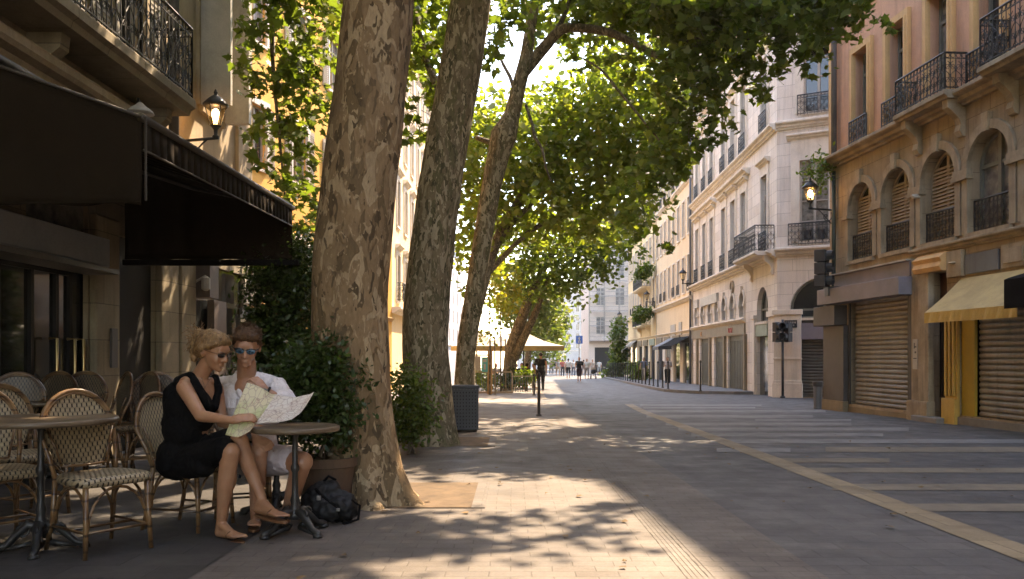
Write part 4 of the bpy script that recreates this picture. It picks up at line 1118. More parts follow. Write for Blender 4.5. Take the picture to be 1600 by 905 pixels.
C_bl = [blob(x,y,Z,rx,ry,1.0,n) for x,y,Z,rx,ry,n in [
 (905,-50,15.5,50,20,16),(965,-2,15.5,50,20,36),(1010,20,15.3,50,34,60),(1060,25,15,46,40,70),(1110,30,14.8,50,44,90),(1165,30,14.6,50,40,85),(1220,20,14.4,50,44,80),(1275,20,14.2,44,40,66),
 (1325,12,14,34,30,40),(1350,28,14,14,16,9),(1290,70,14.2,20,16,14),(1240,80,14.4,26,20,22),(1225,110,14.4,18,18,14),(1180,85,14.6,30,26,32),(1197,140,14.4,16,12,8),(1130,90,14.8,34,30,40),(1135,125,14.7,20,14,9),(1085,90,15,30,30,34),
 (1065,130,15.2,34,26,40),(1095,150,15,32,24,30),(1050,180,15.3,30,26,30),(1090,195,15,36,20,26),(1128,195,14.9,10,8,4),(1125,225,14.9,8,7,3),(1060,225,15.2,26,20,22),(1090,228,15,14,14,7),(1035,250,15.3,18,20,14),(1045,268,15.2,20,26,14),
 (1005,300,15.5,26,22,20),(1030,310,15.3,22,22,13),(1010,345,15.4,22,14,10),(1052,385,15.1,7,14,4),(1062,375,15.1,6,6,2),(1040,345,15.1,6,8,2),(975,345,15.6,24,18,12),
 (938,95,15.7,20,16,7),(880,-5,15.7,30,14,6),(860,-30,15.8,40,20,14),(925,30,15.7,20,10,4),(975,110,15.6,26,14,8),(1010,112,15.5,22,14,9),(840,140,16.6,10,8,2),(850,290,16,18,14,5),(1000,215,15.6,12,14,4)]]
C_bl = [(x,y,z+(.14 if x>2.4 else 0),rx,ry,rz*(.85 if x>2.4 else 1),n) for x,y,z,rx,ry,rz,n in C_bl]
leaves('crown', rel(C_bl, T3), M['leaf'], T3, .19, dens=.46, per=11, twig=.42, spread=.08, sticks=M['bark_limb'])
leaves('crown', rel([(2.0,17.2,9.0,2.2,2.6,.9,330),(4.6,17.4,9.0,2.4,3.0,.9,320),(3.2,21,9.6,2.6,2.0,.9,160)], T3), M['leaf'], T3, .19)  # hidden clumps added overhead to shade the paving between the trees

# --- lit trees further down
def tree(label, base, tw, path, blobs, leafm, size, per=11, dens=1, shape=DIAM, twig=.8, spread=.16, cat='tree', name='plane_tree', group='plane trees of the street', bk='bark_limb', branches=()):
    r = thing(name, label, cat, (base[0],base[1],gz(base[1])), 0, group)
    trunk('trunk', [(Vector((base[0],base[1],gz(base[1])-.1)),tw)]+path, M[bk], r, flare=tw*.4, n=14, seed=int(base[1]), wob=.05)
    for b_ in branches: trunk('branch', b_, M[bk], r, n=8, seed=3, wob=.05)
    leaves('crown', rel(blobs, r), M[leafm], r, size, per, shape, twig, dens=dens, spread=spread)
    return r
Z4 = 27
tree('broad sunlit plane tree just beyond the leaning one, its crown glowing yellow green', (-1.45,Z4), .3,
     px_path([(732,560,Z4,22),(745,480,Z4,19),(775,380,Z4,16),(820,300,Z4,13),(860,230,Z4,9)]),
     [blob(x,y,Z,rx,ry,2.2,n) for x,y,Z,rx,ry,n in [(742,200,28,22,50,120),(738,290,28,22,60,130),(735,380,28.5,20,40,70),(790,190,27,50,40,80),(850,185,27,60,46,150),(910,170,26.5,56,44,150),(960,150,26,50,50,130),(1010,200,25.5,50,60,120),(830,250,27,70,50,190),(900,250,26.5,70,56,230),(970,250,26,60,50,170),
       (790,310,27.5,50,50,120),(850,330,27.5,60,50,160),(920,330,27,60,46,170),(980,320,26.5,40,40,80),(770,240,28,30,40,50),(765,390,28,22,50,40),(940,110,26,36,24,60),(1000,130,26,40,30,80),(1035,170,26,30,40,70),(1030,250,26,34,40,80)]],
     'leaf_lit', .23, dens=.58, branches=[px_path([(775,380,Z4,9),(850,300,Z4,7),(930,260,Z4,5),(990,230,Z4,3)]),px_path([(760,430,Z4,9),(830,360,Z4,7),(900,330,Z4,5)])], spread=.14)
Z5 = 36
tree('plane tree behind the wooden kiosk with a dark leaning forked trunk and low ragged crown', (P(793,600,Z5+3).x,Z5+3), .28,
     px_path([(800,545,39,20),(815,500,38.5,17),(832,455,38,14),(855,410,37.5,11),(880,370,37,8)]),
     [blob(x,y,Z,rx,ry,2.4,n) for x,y,Z,rx,ry,n in [(800,390,37,50,36,110),(850,400,36.5,50,36,120),(900,390,36,46,36,120),(940,375,35.5,36,34,90),(975,350,35.5,30,30,55),(830,430,36.5,50,26,80),(880,435,36,36,22,46),(925,425,35.5,34,22,36),(900,455,35.5,14,12,8),
        (860,455,36,26,16,18),(780,440,37,30,26,36),(800,350,37,60,30,90),(900,350,36,60,30,90),(965,395,35.5,16,14,10)]],
     'leaf', .23, dens=.7, branches=[px_path([(803,560,39,16),(822,520,38.5,12),(840,480,38,10),(858,430,37.5,7)])], spread=.16)
Z6 = 60
tree('pale green plane tree far down the left side of the street', (P(822,590,Z6).x,Z6), .3,
     px_path([(826,540,Z6,9),(830,490,Z6,8),(835,450,Z6,5)]),
     [blob(x,y,Z6,rx,ry,3,n) for x,y,rx,ry,n in [(830,470,36,26,110),(860,490,26,26,70),(800,480,30,30,80),(850,450,30,24,70),(845,520,20,20,40)]], 'leaf_far', .32, spread=.25, twig=1)
tree('small hazy plane tree at the far end of the left tree row', (P(850,585,95).x,95), .3,
     px_path([(850,550,95,6),(852,510,95,4)]),
     [blob(x,y,95,rx,ry,4,n) for x,y,rx,ry,n in [(850,520,24,24,90),(868,540,12,22,40),(835,540,16,20,40),(860,490,20,20,50)]], 'leaf_far', .45, spread=.35, twig=1.3)
# slender yellowing saplings tied to stakes
def sapling(label, px, Z, blobs):
    g_ = P(px,590,Z)
    r = thing('young_tree', label, 'tree', (g_.x,Z,gz(Z)), 0, 'staked saplings by the fence')
    mb = MB(); mb.tube([(0,0,0),(.02,0,2),(.0,0,4.2)], [.04,.035,.015], 7); mb.build('trunk', M['bark_limb'], r, smooth=True)
    MB().tube([(.22,0,0),(.2,0,2.3)], .03, 6).build('stake', M['bronze'], r)
    leaves('crown', rel(blobs, r), M['leaf_yellow'], r, .16, 9, DIAM, .5, spread=.13)
sapling('thin yellow-leaved sapling rising behind the wooden kiosk', 765, 33, [blob(x,y,33,rx,ry,.9,n) for x,y,rx,ry,n in [(765,420,16,30,26),(770,470,18,26,26),(758,400,14,22,14),(762,520,12,14,7)]])
sapling('thin yellow-leaved sapling right of the kiosk, before the parasols', 782, 34.5, [blob(x,y,34.5,rx,ry,.9,n) for x,y,rx,ry,n in [(790,430,20,22,28),(800,460,20,20,24),(785,480,16,18,16),(812,440,12,12,8)]])

# --- shrubs
def shrub(name, label, loc, blobs, m, size, cat='shrub', group=None, per=10, shape=OVAL, spread=.05, twig=.18, stems=6, dens=1):
    r = thing(name, label, cat, loc, 0, group)
    mb = MB()
    for i in range(stems):
        b_ = random.choice(blobs); a = random.uniform(0,6.3)
        mb.tube([(.05*math.cos(a),.05*math.sin(a),0),((b_[0]-loc[0])*.5,(b_[1]-loc[1])*.5,(b_[2]-loc[2])*.6),(b_[0]-loc[0],b_[1]-loc[1],b_[2]-loc[2])], [.018,.012,.006], 5)
    mb.build('stem', M['bark_limb'], r)
    leaves('foliage', rel(blobs, r), m, r, size, per, shape, twig, droop=.0, tilt=1.0, spread=spread, dens=dens)
    return r
Zs = 6.78
shrub('potted_shrub', 'dense glossy dark shrub filling the terracotta planter behind the cafe table', (P(508,700,Zs).x,Zs,P(508,712,Zs).z),
      [blob(x,y,Zs,rx,ry,.24,n) for x,y,rx,ry,n in [(505,640,42,60,300),(480,600,34,46,170),(520,585,26,34,120),(500,560,34,26,110),(535,650,14,40,60),(470,660,26,40,110),(455,585,16,34,50),(540,610,10,20,16)]], M['leaf_dark'], .055, per=12)
Zh = 11.5
shrub('tall_hedge', 'tall dark climbing hedge between the cafe corner and the thick trunk', (P(445,640,Zh).x,Zh,gz(Zh)),
      [blob(x,y,Zh,rx,ry,.35,n) for x,y,rx,ry,n in [(430,450,38,50,260),(470,440,28,60,200),(420,520,34,50,240),(465,520,34,60,260),(440,590,50,50,300),(410,410,20,24,50),(480,600,30,60,200),(465,380,16,22,30),(400,600,30,50,160),(430,650,50,30,160)]], M['leaf_dark'], .075, per=13, spread=.07)
Z2s = 10.9
shrub('round_shrub', 'light green leafy shrub between the first two plane trees', (P(645,690,Z2s).x,Z2s,gz(Z2s)),
      [blob(x,y,Z2s,rx,ry,.3,n) for x,y,rx,ry,n in [(634,632,20,34,110),(652,645,16,24,50),(632,595,12,20,36),(662,606,8,12,10),(640,668,20,18,60),(628,660,12,30,50)]], M['leaf_shrub'], .075, per=10, spread=.07)

Tb = thing('plane_tree', 'unseen plane tree added behind the viewer to shade the terrace', 'tree', (-3.2,-5,gz(-5)), 0, 'plane trees of the street')
trunk('trunk', [(Vector((-3.2,-5,0)),.4),(Vector((-3.1,-5,4)),.36),(Vector((-2.9,-5,8)),.3)], M['bark'], Tb, flare=.15, n=16)
leaves('crown', rel([(-2.2,-4.5,10,4.2,4.5,2.4,400),(2.5,-6,10,3,3.5,2,350)], Tb), M['leaf'], Tb, .24)  # unseen crown added to cut skylight from behind the camera
# ------------------------------------------------------------------ lanterns
M['lamp_glow'] = emit('lit_lamp', (1,.62,.28), 9)
M['lamp_off'] = mat('opal_glass', (.62,.58,.5), rough=.3)
m, nt, b, out = nodes('lantern_glass')
tr = N(nt,'BsdfTransparent'); gl = N(nt,'BsdfGlossy'); gl.inputs['Roughness'].default_value = .05; mx = N(nt,'MixShader'); mx.inputs[0].default_value = .12
b.inputs['Base Color'].default_value = (.9,.7,.4,1)
tr.inputs[0].default_value = (1,.93,.8,1)
L(nt, tr.outputs[0], mx.inputs[1]); L(nt, gl.outputs[0], mx.inputs[2]); L(nt, mx.outputs[0], out.inputs[0]); M['lantern_glass'] = m
def wall_lantern(label, wall_pt, tip, s, lit, group='wall lanterns of the street'):
    """arm from wall_pt to tip, lantern of height s standing on the tip"""
    w_, t_ = Vector(wall_pt), Vector(tip)
    r = thing('wall_lantern', label, 'lantern', tuple(w_), 0, group)
    d = t_-w_; L_ = d.length; d = d/L_
    mb = MB(); mb.tube([(0,0,0), tuple(d*L_*1.08)], .022*s/.65, 8)
    up = Vector((0,0,1)); k = s/.65
    pts = []
    for i in range(22):   # scroll under the arm
        a = i/21*PI*2.6; rr = (.13-.035*a/2)*k*1.1
        pts.append(d*(.2*k+.0)+d*(math.cos(a+2.4)*rr)+up*(-.15*k+math.sin(a+2.4)*rr))
    mb.tube(pts, .011*k, 6)
    mb.tube([Vector((0,0,-.34*k)),d*.1*k+Vector((0,0,-.3*k)),d*.34*k+Vector((0,0,-.06*k)),d*.42*k], .012*k, 6)
    mb.tube([(0,0,-.38*k),(0,0,.06*k)], .03*k, 6)
    mb.build('bracket', M['iron'], r, smooth=True)
    c = tuple(t_-w_)
    MB().lathe([(.03*k,0),(.05*k,.02*k),(.025*k,.05*k),(.03*k,.12*k),(.055*k,.15*k),(.075*k,.17*k)], 12, c).build('lamp_base', M['iron'], r, smooth=True)
    z0, z1 = .17*k, .47*k; r0, r1 = .07*k, .15*k
    mb = MB()
    for i in range(6):
        a = 2*PI*i/6+.3
        mb.tube([(c[0]+r0*math.cos(a),c[1]+r0*math.sin(a),c[2]+z0),(c[0]+r1*math.cos(a),c[1]+r1*math.sin(a),c[2]+z1)], .008*k, 5)
    mb.lathe([(r0*1.08,z0-.01*k),(r0*1.12,z0+.01*k),(r0,z0+.015*k)],6,c)
    mb.build('lamp_cage', M['iron'], r)
    mb = MB(); vs=[]; 
    for zz,rr in ((z0,r0*.97),(z1,r1*.97)):
        for i in range(6):
            a = 2*PI*i/6+.3; vs.append((c[0]+rr*math.cos(a),c[1]+rr*math.sin(a),c[2]+zz))
    mb.add(vs, [(i,(i+1)%6,6+(i+1)%6,6+i) for i in range(6)]); mb.build('lamp_glass', M['lantern_glass'], r)
    MB().lathe([(r1*1.18,z1-.01*k),(r1*1.22,z1+.015*k),(r1*.95,z1+.06*k),(r1*.55,z1+.12*k),(r1*.45,z1+.13*k),(.02*k,z1+.16*k),(.03*k,z1+.19*k),(.008*k,z1+.24*k)],12,c).build('lamp_cap', M['iron'], r, smooth=True)
    if lit: MB().ell((c[0],c[1],c[2]+z0+.17*k),(.055*k,.055*k,.085*k)).build('bulb', M['lamp_glow'], r, smooth=True)
    else: MB().ell((c[0],c[1],c[2]+z0+.15*k),(.05*k,.05*k,.1*k)).build('bulb', M['lamp_off'], r, smooth=True)
    return r
wall_lantern('lit black lantern on the cafe building, over the end of the awning', (-5.2,13,4.5), P(337,216,13), .70, True)
wall_lantern('lit lantern on a scrolled bracket at the edge of the orange building', (8.38,21.6,4.92), P(1266,326,21.5), .74, True)
wall_lantern('unlit lantern where the white corner building meets the cream one', P(1084,443,46.6), P(1067,443,46.4), .8, False)
wall_lantern('small lantern on the sand townhouse, between its planted balconies', P(1023,472,62.4), P(1011,472,62), .8, False)
wall_lantern('small lantern on the sand townhouse, above the conical climbing plant', P(980,502,80), P(968,502,79.5), .9, False)
# floodlight on curved arms above the awning
r = thing('awning_lamp', 'small white shaded lamp on curved arms above the dark awning', 'lamp', (-5.2,10.6,3.8))
c = P(219,178,10.6)-Vector((-5.2,10.6,3.8))
MB().tube([(.0,0,.0),(.1,0,.28),(.4,0,.36),(c.x-.02,c.y,c.z+.2),(c.x,c.y,c.z+.12)], .02, 7).tube([(0,-1,0),(.2,-1,.25),(.45,-1,.2)], .018, 7).build('arm', M['iron'], r, smooth=True)
MB().lathe([(.17,0),(.16,.03),(.07,.1),(.03,.14)], 14, tuple(c)).build('lamp_shade', M['white_frame'], r, smooth=True)
MB().ell(tuple(c-Vector((0,0,-.0))), (.07,.07,.06)).build('bulb', M['lamp_off'], r, smooth=True)

# ------------------------------------------------------------------ cafe awning
M['awn'] = mat('dark_brown_canvas', (.020,.013,.007), (.015,.010,.0055), rough=.9, bmp=.35, scale=1.2, fine=90, spec=.08)
M['awn_edge'] = mat('awning_edge', (.05,.038,.026), (.035,.026,.018), rough=.6)
aw_ = thing('cafe_awning', 'long dark brown canvas awning over the cafe terrace with closed side cheeks', 'awning', (-5.2,8.9,3.8))
O = Vector((-5.2,8.9,3.8))
def zr(x): return 3.83+(x+5.2)*(3.06-3.83)/2.25
XA, YA, YB_ = -2.95, 6.65, 11.15
zf0, zf1 = 3.05, 3.14
def awsheet(pts, name, m, th=.015):
    mb = MB(); n = len(pts); nn = (Vector(pts[1])-Vector(pts[0])).cross(Vector(pts[2])-Vector(pts[0])).normalized()*th
    a = [Vector(p)-O for p in pts]; b_ = [p+nn for p in a]
    mb.add(a+b_, [tuple(range(n-1,-1,-1)), tuple(range(n,2*n))]+[(i,(i+1)%n,n+(i+1)%n,n+i) for i in range(n)])
    return mb.build(name, m, aw_)
mb = MB(); n = 12
for i in range(n):     # sagging roof cloth
    for k in range(6):
        f = lambda i_,k_: Vector((-5.2+(XA+5.2)*k_/6, YA+(YB_-YA)*i_/n, 3.83+((zf0+(zf1-zf0)*i_/n)-3.83)*k_/6-.04*math.sin(PI*k_/6)))-O
        mb.quad(f(i,k),f(i,k+1),f(i+1,k+1),f(i+1,k))
o = mb.build('roof_cloth', M['awn'], aw_, smooth=True); s_ = o.modifiers.new('t','SOLIDIFY'); s_.thickness = .012
def cheek(y, zb, top, name='side_cheek'):
    """hanging cloth with soft folds, top given as (x, z) points"""
    mb = MB(); n, k = 44, 12
    def zt(x):
        for (xa,za),(xb,zb_) in zip(top,top[1:]):
            if x <= xb+1e-6: return za+(zb_-za)*(x-xa)/(xb-xa)
        return top[-1][1]
    def pt(i,j):
        x = -5.2+2.25*i/n; z = zb+(zt(x)-zb)*j/k
        w_ = .012*math.sin(i*.55)+.008*math.sin(i*1.27+1)+.006*math.sin(i*.4+j*.7)
        return Vector((x, y+w_*(1.2-j/k), z+(.012*math.sin(i*.5+.5) if j==0 else 0)))-O
    mb.add([pt(i,j) for j in range(k+1) for i in range(n+1)], [(j*(n+1)+i,j*(n+1)+i+1,(j+1)*(n+1)+i+1,(j+1)*(n+1)+i) for j in range(k) for i in range(n)])
    o = mb.build(name, M['awn'], aw_, smooth=True); s_ = o.modifiers.new('t','SOLIDIFY'); s_.thickness = .008
    MB().tube([pt(0,0)+Vector((0,-.006,.02)),pt(n//2,0)+Vector((0,-.006,.02)),pt(n,0)+Vector((0,-.006,.02))],.006,5).build('hem', M['awn'], aw_)
cheek(YA-.02, 2.36, [(-5.2,3.84),(-4.0,3.42),(XA,zf0)])
cheek(YB_+.02, 2.44, [(-5.2,3.86),(XA,zf1)])
mb = MB(); n = 30
for i in range(n):
    f = lambda i_,z: (XA+.002*math.sin(i_*.4)*(z<2.9)+.005, YA+(YB_-YA)*i_/n, z)
    za, zb = zf0+(zf1-zf0)*i/n, zf0+(zf1-zf0)*(i+1)/n
    a = [Vector(p)-O for p in (f(i,za-.25),f(i+1,zb-.25),f(i+1,zb),f(i,za))]
    mb.add(a,[(0,1,2,3)])
o = mb.build('valance', M['awn'], aw_, smooth=True); s_ = o.modifiers.new('t','SOLIDIFY'); s_.thickness = .012
q = lambda x,y,z: Vector((x,y,z))-O
MB().tube([q(XA,YA-.04,zf0),q(XA,YB_+.06,zf1)], .035, 8).tube([q(-5.2,YA-.04,3.85),q(-4.0,YA-.04,3.43),q(XA,YA-.04,zf0+.005)], .014, 6).tube([q(XA+.005,YA,zf0-.25),q(XA+.005,YB_,zf1-.25)], .01, 6).build('front_bar', M['awn_edge'], aw_, smooth=True)
MB().box(*(list((-5.2-O.x, XA+.1-O.x))+[YB_-.05-O.y, YB_+.05-O.y, 2.36-O.z, 2.435-O.z])).build('lower_bar', M['canvas_black'], aw_, bevel=.01)
MB().tube([q(XA+.04,YA-.04,zf0-.66),q(XA+.04,YA-.04,zf0)], .01, 6).build('crank_rod', M['awn_edge'], aw_)
# folding arms
for y_ in (7.6,10.2): MB().tube([q(-5.15,y_,3.6),q(-4.1,y_+.5,3.3),q(XA,y_,3.02)], .025, 6).build('folding_arm', M['iron'], aw_)

# ------------------------------------------------------------------ bins, bollards, fence, signals
g_ = G(725,674)
r = thing('litter_bin', 'square dark perforated litter bin behind the second tree trunk', 'bin', tuple(g_), .12)
sc_ = g_.y/F
wb, hb = 34*sc_*.62, 72*sc_
mb = MB()
n = 9; 
for s4 in range(4):
    mb.M = Matrix.Rotation(PI/2*s4,4,'Z')
    for i in range(n):
        x0 = -wb+2*wb*i/n
        mb.box(x0+.012,x0+2*wb/n-.008,-wb,-wb+.012,.05,hb-.04)
    for k in range(13):
        z_ = .05+(hb-.1)*k/12
        mb.box(-wb,wb,-wb+.002,-wb+.014,z_,z_+.035)
mb.M = None
mb.build('bin_body', M['gunmetal'], r)
MB().box(-wb+.03,wb-.03,-wb+.03,wb-.03,.03,hb-.08).build('liner', M['shade_black'], r)
MB().box(-wb-.02,wb+.02,-wb-.02,-wb+.05,hb-.05,hb).box(-wb-.02,wb+.02,wb-.05,wb+.02,hb-.05,hb).box(-wb-.02,-wb+.05,-wb+.05,wb-.05,hb-.05,hb).box(wb-.05,wb+.02,-wb+.05,wb-.05,hb-.05,hb).build('rim', M['gunmetal'], r, bevel=.006)
def round_bin(label, px, py, wpx, hpx):
    g_ = G(px,py); s = g_.y/F; rr = wpx*s/2; h_ = hpx*s
    r = thing('round_bin', label, 'bin', tuple(g_), 0)
    MB().lathe([(rr*.85,.0),(rr*.9,.04),(rr*.82,.06),(rr*.88,h_*.8),(rr*.9,h_*.82)], 18).build('bin_body', M['zinc'], r, smooth=False)
    MB().lathe([(rr*1.0,h_*.82),(rr*1.05,h_*.84),(rr*1.05,h_*.97),(rr*.98,h_),(rr*.3,h_*1.0)], 18).build('lid', M['gunmetal'], r)
round_bin('grey cylindrical bin beside the dark shop panel of the orange building', 1278, 639, 15, 43)
round_bin('dark cylindrical bin by the arched doorway of the white building', 1174, 611, 13, 33)

def bollard(label, px, py, hpx, w=.05, group='slim iron bollards'):
    g_ = G(px,py); h_ = hpx*g_.y/F
    if g_.x > 6: g_.z += .12
    r = thing('bollard', label, 'bollard', tuple(g_), 0, group)
    MB().lathe([(w*1.5,0),(w*1.5,.03),(w*.8,.05),(w*.75,h_-.1),(w*1.05,h_-.095),(w*1.05,h_-.05),(w*.7,h_-.02),(w*.3,h_)], 12).build('post', M['iron'], r, smooth=False)
    return r
bollard('tall dark bollard nearest in the middle of the paving', 842, 650, 68, .045)
bollard('dark bollard just behind the nearest one at the end of the tan railing', 834.5, 618, 34, .05)
b0 = None
ords = ['first','second','third','fourth','fifth','sixth','seventh','eighth','ninth','tenth','eleventh','twelfth','thirteenth','fourteenth','fifteenth','sixteenth','seventeenth','eighteenth','nineteenth','twentieth','twenty-first','twenty-second','twenty-third','twenty-fourth','twenty-fifth','twenty-sixth']
for i in range(24):
    Y = 37.2+i*1.75
    X = 6.97+.045*(Y-37)
    if b0 is None:
        b0 = thing('bollard', 'x', 'bollard', (X,Y,gz(Y)+.12), 0, 'row of slim iron bollards on the right kerb')
        MB().lathe([(.06,0),(.06,.03),(.036,.05),(.034,1.15),(.048,1.155),(.048,1.2),(.03,1.24),(.01,1.26)], 10).build('post', M['iron'], b0)
        r = b0
    else:
        r = copy_tree(b0); r.location = (X,Y,gz(Y)+.12)
    r['label'] = f'slim dark bollard, {ords[i]} along the right kerb counting from the crossing'
g_ = P(1094.5,600,33.6); r = copy_tree(b0); r.location = (g_.x,33.6,gz(33.6)+.12); r['label'] = 'slim dark bollard standing alone on the rounded kerb corner'

# tan railing
r = thing('metal_railing', 'low tan metal railing closing the terrace in front of the parasols', 'railing', (P(735,600,34.5).x,34.5,gz(34.5)))
x1 = P(834,600,34.5).x-P(735,600,34.5).x
M['tan_paint'] = mat('tan_painted_steel', (.42,.30,.19), (.32,.22,.14), rough=.5)
xm = x1*.66
for x_ in (0,xm*.5,xm,x1): MB().box(x_-.03,x_+.03,-.03,.03,0,.86).build('post', M['tan_paint'], r)
MB().box(0,xm,-.03,.03,.86,.92).box(0,xm,-.04,.04,.0,.09).box(xm,x1,-.02,.02,.7,.74).build('rail', M['tan_paint'], r)
mb = MB(); k = int(x1/.1)
for i in range(k): 
    x_ = x1*(i+.5)/k; mb.box(x_-.01,x_+.01,-.01,.01,.05,.86 if x_<xm else .7)
mb.build('infill_bars', M['zinc'], r)
# wooden kiosk frame with poster
o_ = P(752,600,33.5)
r = thing('wooden_kiosk', 'wooden frame shelter with a green poster at the left end of the railing', 'kiosk', (o_.x,33.5,gz(33.5)))
M['wood'] = mat('warm_raw_wood', (.50,.30,.12), (.38,.22,.09), rough=.7, streak=.2)
mb = MB()
for x_ in (-.42,.28,.40): mb.box(x_-.035,x_+.035,-.035,.035,0,1.75)
for x_ in (-.42,.40): mb.box(x_-.035,x_+.035,.6,.67,0,1.75)
mb.box(-.5,.48,-.06,.72,1.75,1.82).box(-.42,.4,-.03,.03,1.55,1.61)
mb.build('frame', M['wood'], r)
MB().box(-.4,-.02,-.02,.02,.95,1.54).build('board', M['louvre'], r)
p_ = MB().box(.02,.26,-.05,-.02,.9,1.5).build('poster', mat('green_poster', (.08,.42,.30), (.06,.3,.3), rough=.4, scale=4), r)
MB().box(.07,.21,-.054,-.05,1.3,1.42).box(.1,.18,-.054,-.05,1.0,1.22).build('poster_marks', M['canvas_white'], p_)

def parasol(label, px, Z, apex, edge, half, group='cafe parasols', m='canvas_white'):
    c = P(px,555,Z); za = P(px,apex,Z).z; ze = P(px,edge,Z).z; hw = half/F*Z; z0 = gz(Z)
    r = thing('parasol', label, 'parasol', (c.x,Z,z0), .2, group)
    mb = MB(); q = [(-hw,-hw),(hw,-hw),(hw,hw),(-hw,hw)]; za -= z0; ze -= z0
    for i in range(4):
        a, b_ = q[i], q[(i+1)%4]
        for k in range(6):
            t0,t1 = k/6,(k+1)/6; s = lambda t: za+(ze-za)*t-.12*math.sin(PI*t)
            mb.quad((a[0]*t1,a[1]*t1,s(t1)),(b_[0]*t1,b_[1]*t1,s(t1)),(b_[0]*t0+1e-4,b_[1]*t0,s(t0)),(a[0]*t0,a[1]*t0+1e-4,s(t0)))
    o = mb.build('canopy', M[m], r); s_ = o.modifiers.new('t','SOLIDIFY'); s_.thickness = .015
    mb = MB()
    for i in range(4):
        a, b_ = q[i], q[(i+1)%4]; mb.add([(a[0],a[1],ze-.22),(b_[0],b_[1],ze-.22),(b_[0],b_[1],ze),(a[0],a[1],ze)],[(0,1,2,3)])
    o = mb.build('valance', M['canvas_yellow'], r); s_ = o.modifiers.new('t','SOLIDIFY'); s_.thickness = .01
    MB().tube([(0,0,0),(0,0,za+.1)], .035, 8).build('pole', M['iron'], r)
    mb = MB()
    for a in q: mb.tube([(0,0,ze-.1),(a[0]*.55,a[1]*.55,ze+(za-ze)*.42)], .015, 4)
    mb.build('ribs', M['iron'], r)
parasol('large cream square parasol over the dark terrace tables', 818, 42, 517, 541, 52)
parasol('cream square parasol half hidden by the leaning trunk', 745, 40, 514, 541, 36)
parasol('cream parasol behind the forked trunk, left of the large one', 782, 49, 524, 543, 30)
# ------------------------------------------------------------------ bistro chairs and tables
def weave(name, cream, dark):
    m, nt, b, out = nodes(name)
    tc = N(nt,'TexCoord'); sp = N(nt,'SeparateXYZ'); L(nt, tc.outputs['Object'], sp.inputs[0])
    ad = N(nt,'Math', operation='ADD'); L(nt, sp.outputs[1], ad.inputs[0]); L(nt, sp.outputs[2], ad.inputs[1])
    cb = N(nt,'CombineXYZ'); L(nt, ad.outputs[0], cb.inputs[1]); L(nt, sp.outputs[0], cb.inputs[0])
    br = N(nt,'TexBrick'); L(nt, cb.outputs[0], br.inputs['Vector'])
    br.inputs['Scale'].default_value = 1; br.inputs['Brick Width'].default_value = .031; br.inputs['Row Height'].default_value = .034
    br.inputs['Mortar Size'].default_value = .0052; br.inputs['Mortar Smooth'].default_value = .3; br.inputs['Bias'].default_value = -.3
    br.inputs['Color1'].default_value = (*cream,1); br.inputs['Color2'].default_value = tuple(x*.78 for x in cream)+(1,); br.inputs['Mortar'].default_value = (*dark,1)
    dv = N(nt,'Math', operation='DIVIDE'); L(nt, ad.outputs[0], dv.inputs[0]); dv.inputs[1].default_value = .034
    fr = N(nt,'Math', operation='FRACT'); L(nt, dv.outputs[0], fr.inputs[0])
    rm = ramp(nt, fr.outputs[0], [(.06,1),(.12,0),(.88,0),(.94,1)])
    c0 = mixc(nt, rm, br.outputs[0], tuple(x*.85 for x in cream))
    c = mixc(nt, .4, c0, ramp(nt, noise(nt, coords(nt), 7, 4, .6), [(.3,.55),(.7,1.2)]), 'MULTIPLY')
    L(nt, c, b.inputs['Base Color']); b.inputs['Roughness'].default_value = .42
    iv = N(nt,'Math', operation='SUBTRACT'); iv.inputs[0].default_value = 1; L(nt, br.outputs[1], iv.inputs[1])
    bump(nt, b, iv.outputs[0], .9, .006)
    return m
M['weave'] = weave('cream_woven_rattan', (.42,.325,.20), (.025,.018,.013))
M['weave_brown'] = weave('brown_woven_rattan', (.20,.14,.08), (.015,.011,.008))
m, nt, b, out = nodes('bamboo_cane')
v = coords(nt); w1 = noise(nt, v, 9, 3, .5); c = mixc(nt, ramp(nt, w1, [(.4,0),(.6,1)]), (.11,.055,.024), (.22,.125,.055))
zz = N(nt,'TexWave'); zz.wave_type='BANDS'; zz.bands_direction='Z'; zz.inputs['Scale'].default_value = 3.2; zz.inputs['Distortion'].default_value = 2; L(nt, v, zz.inputs[0])
c = mixc(nt, ramp(nt, zz.outputs[0], [(.93,0),(.97,1)]), c, (.06,.03,.015)); L(nt, c, b.inputs['Base Color']); b.inputs['Roughness'].default_value = .3; b.inputs['Specular IOR Level'].default_value = .55
M['cane'] = m

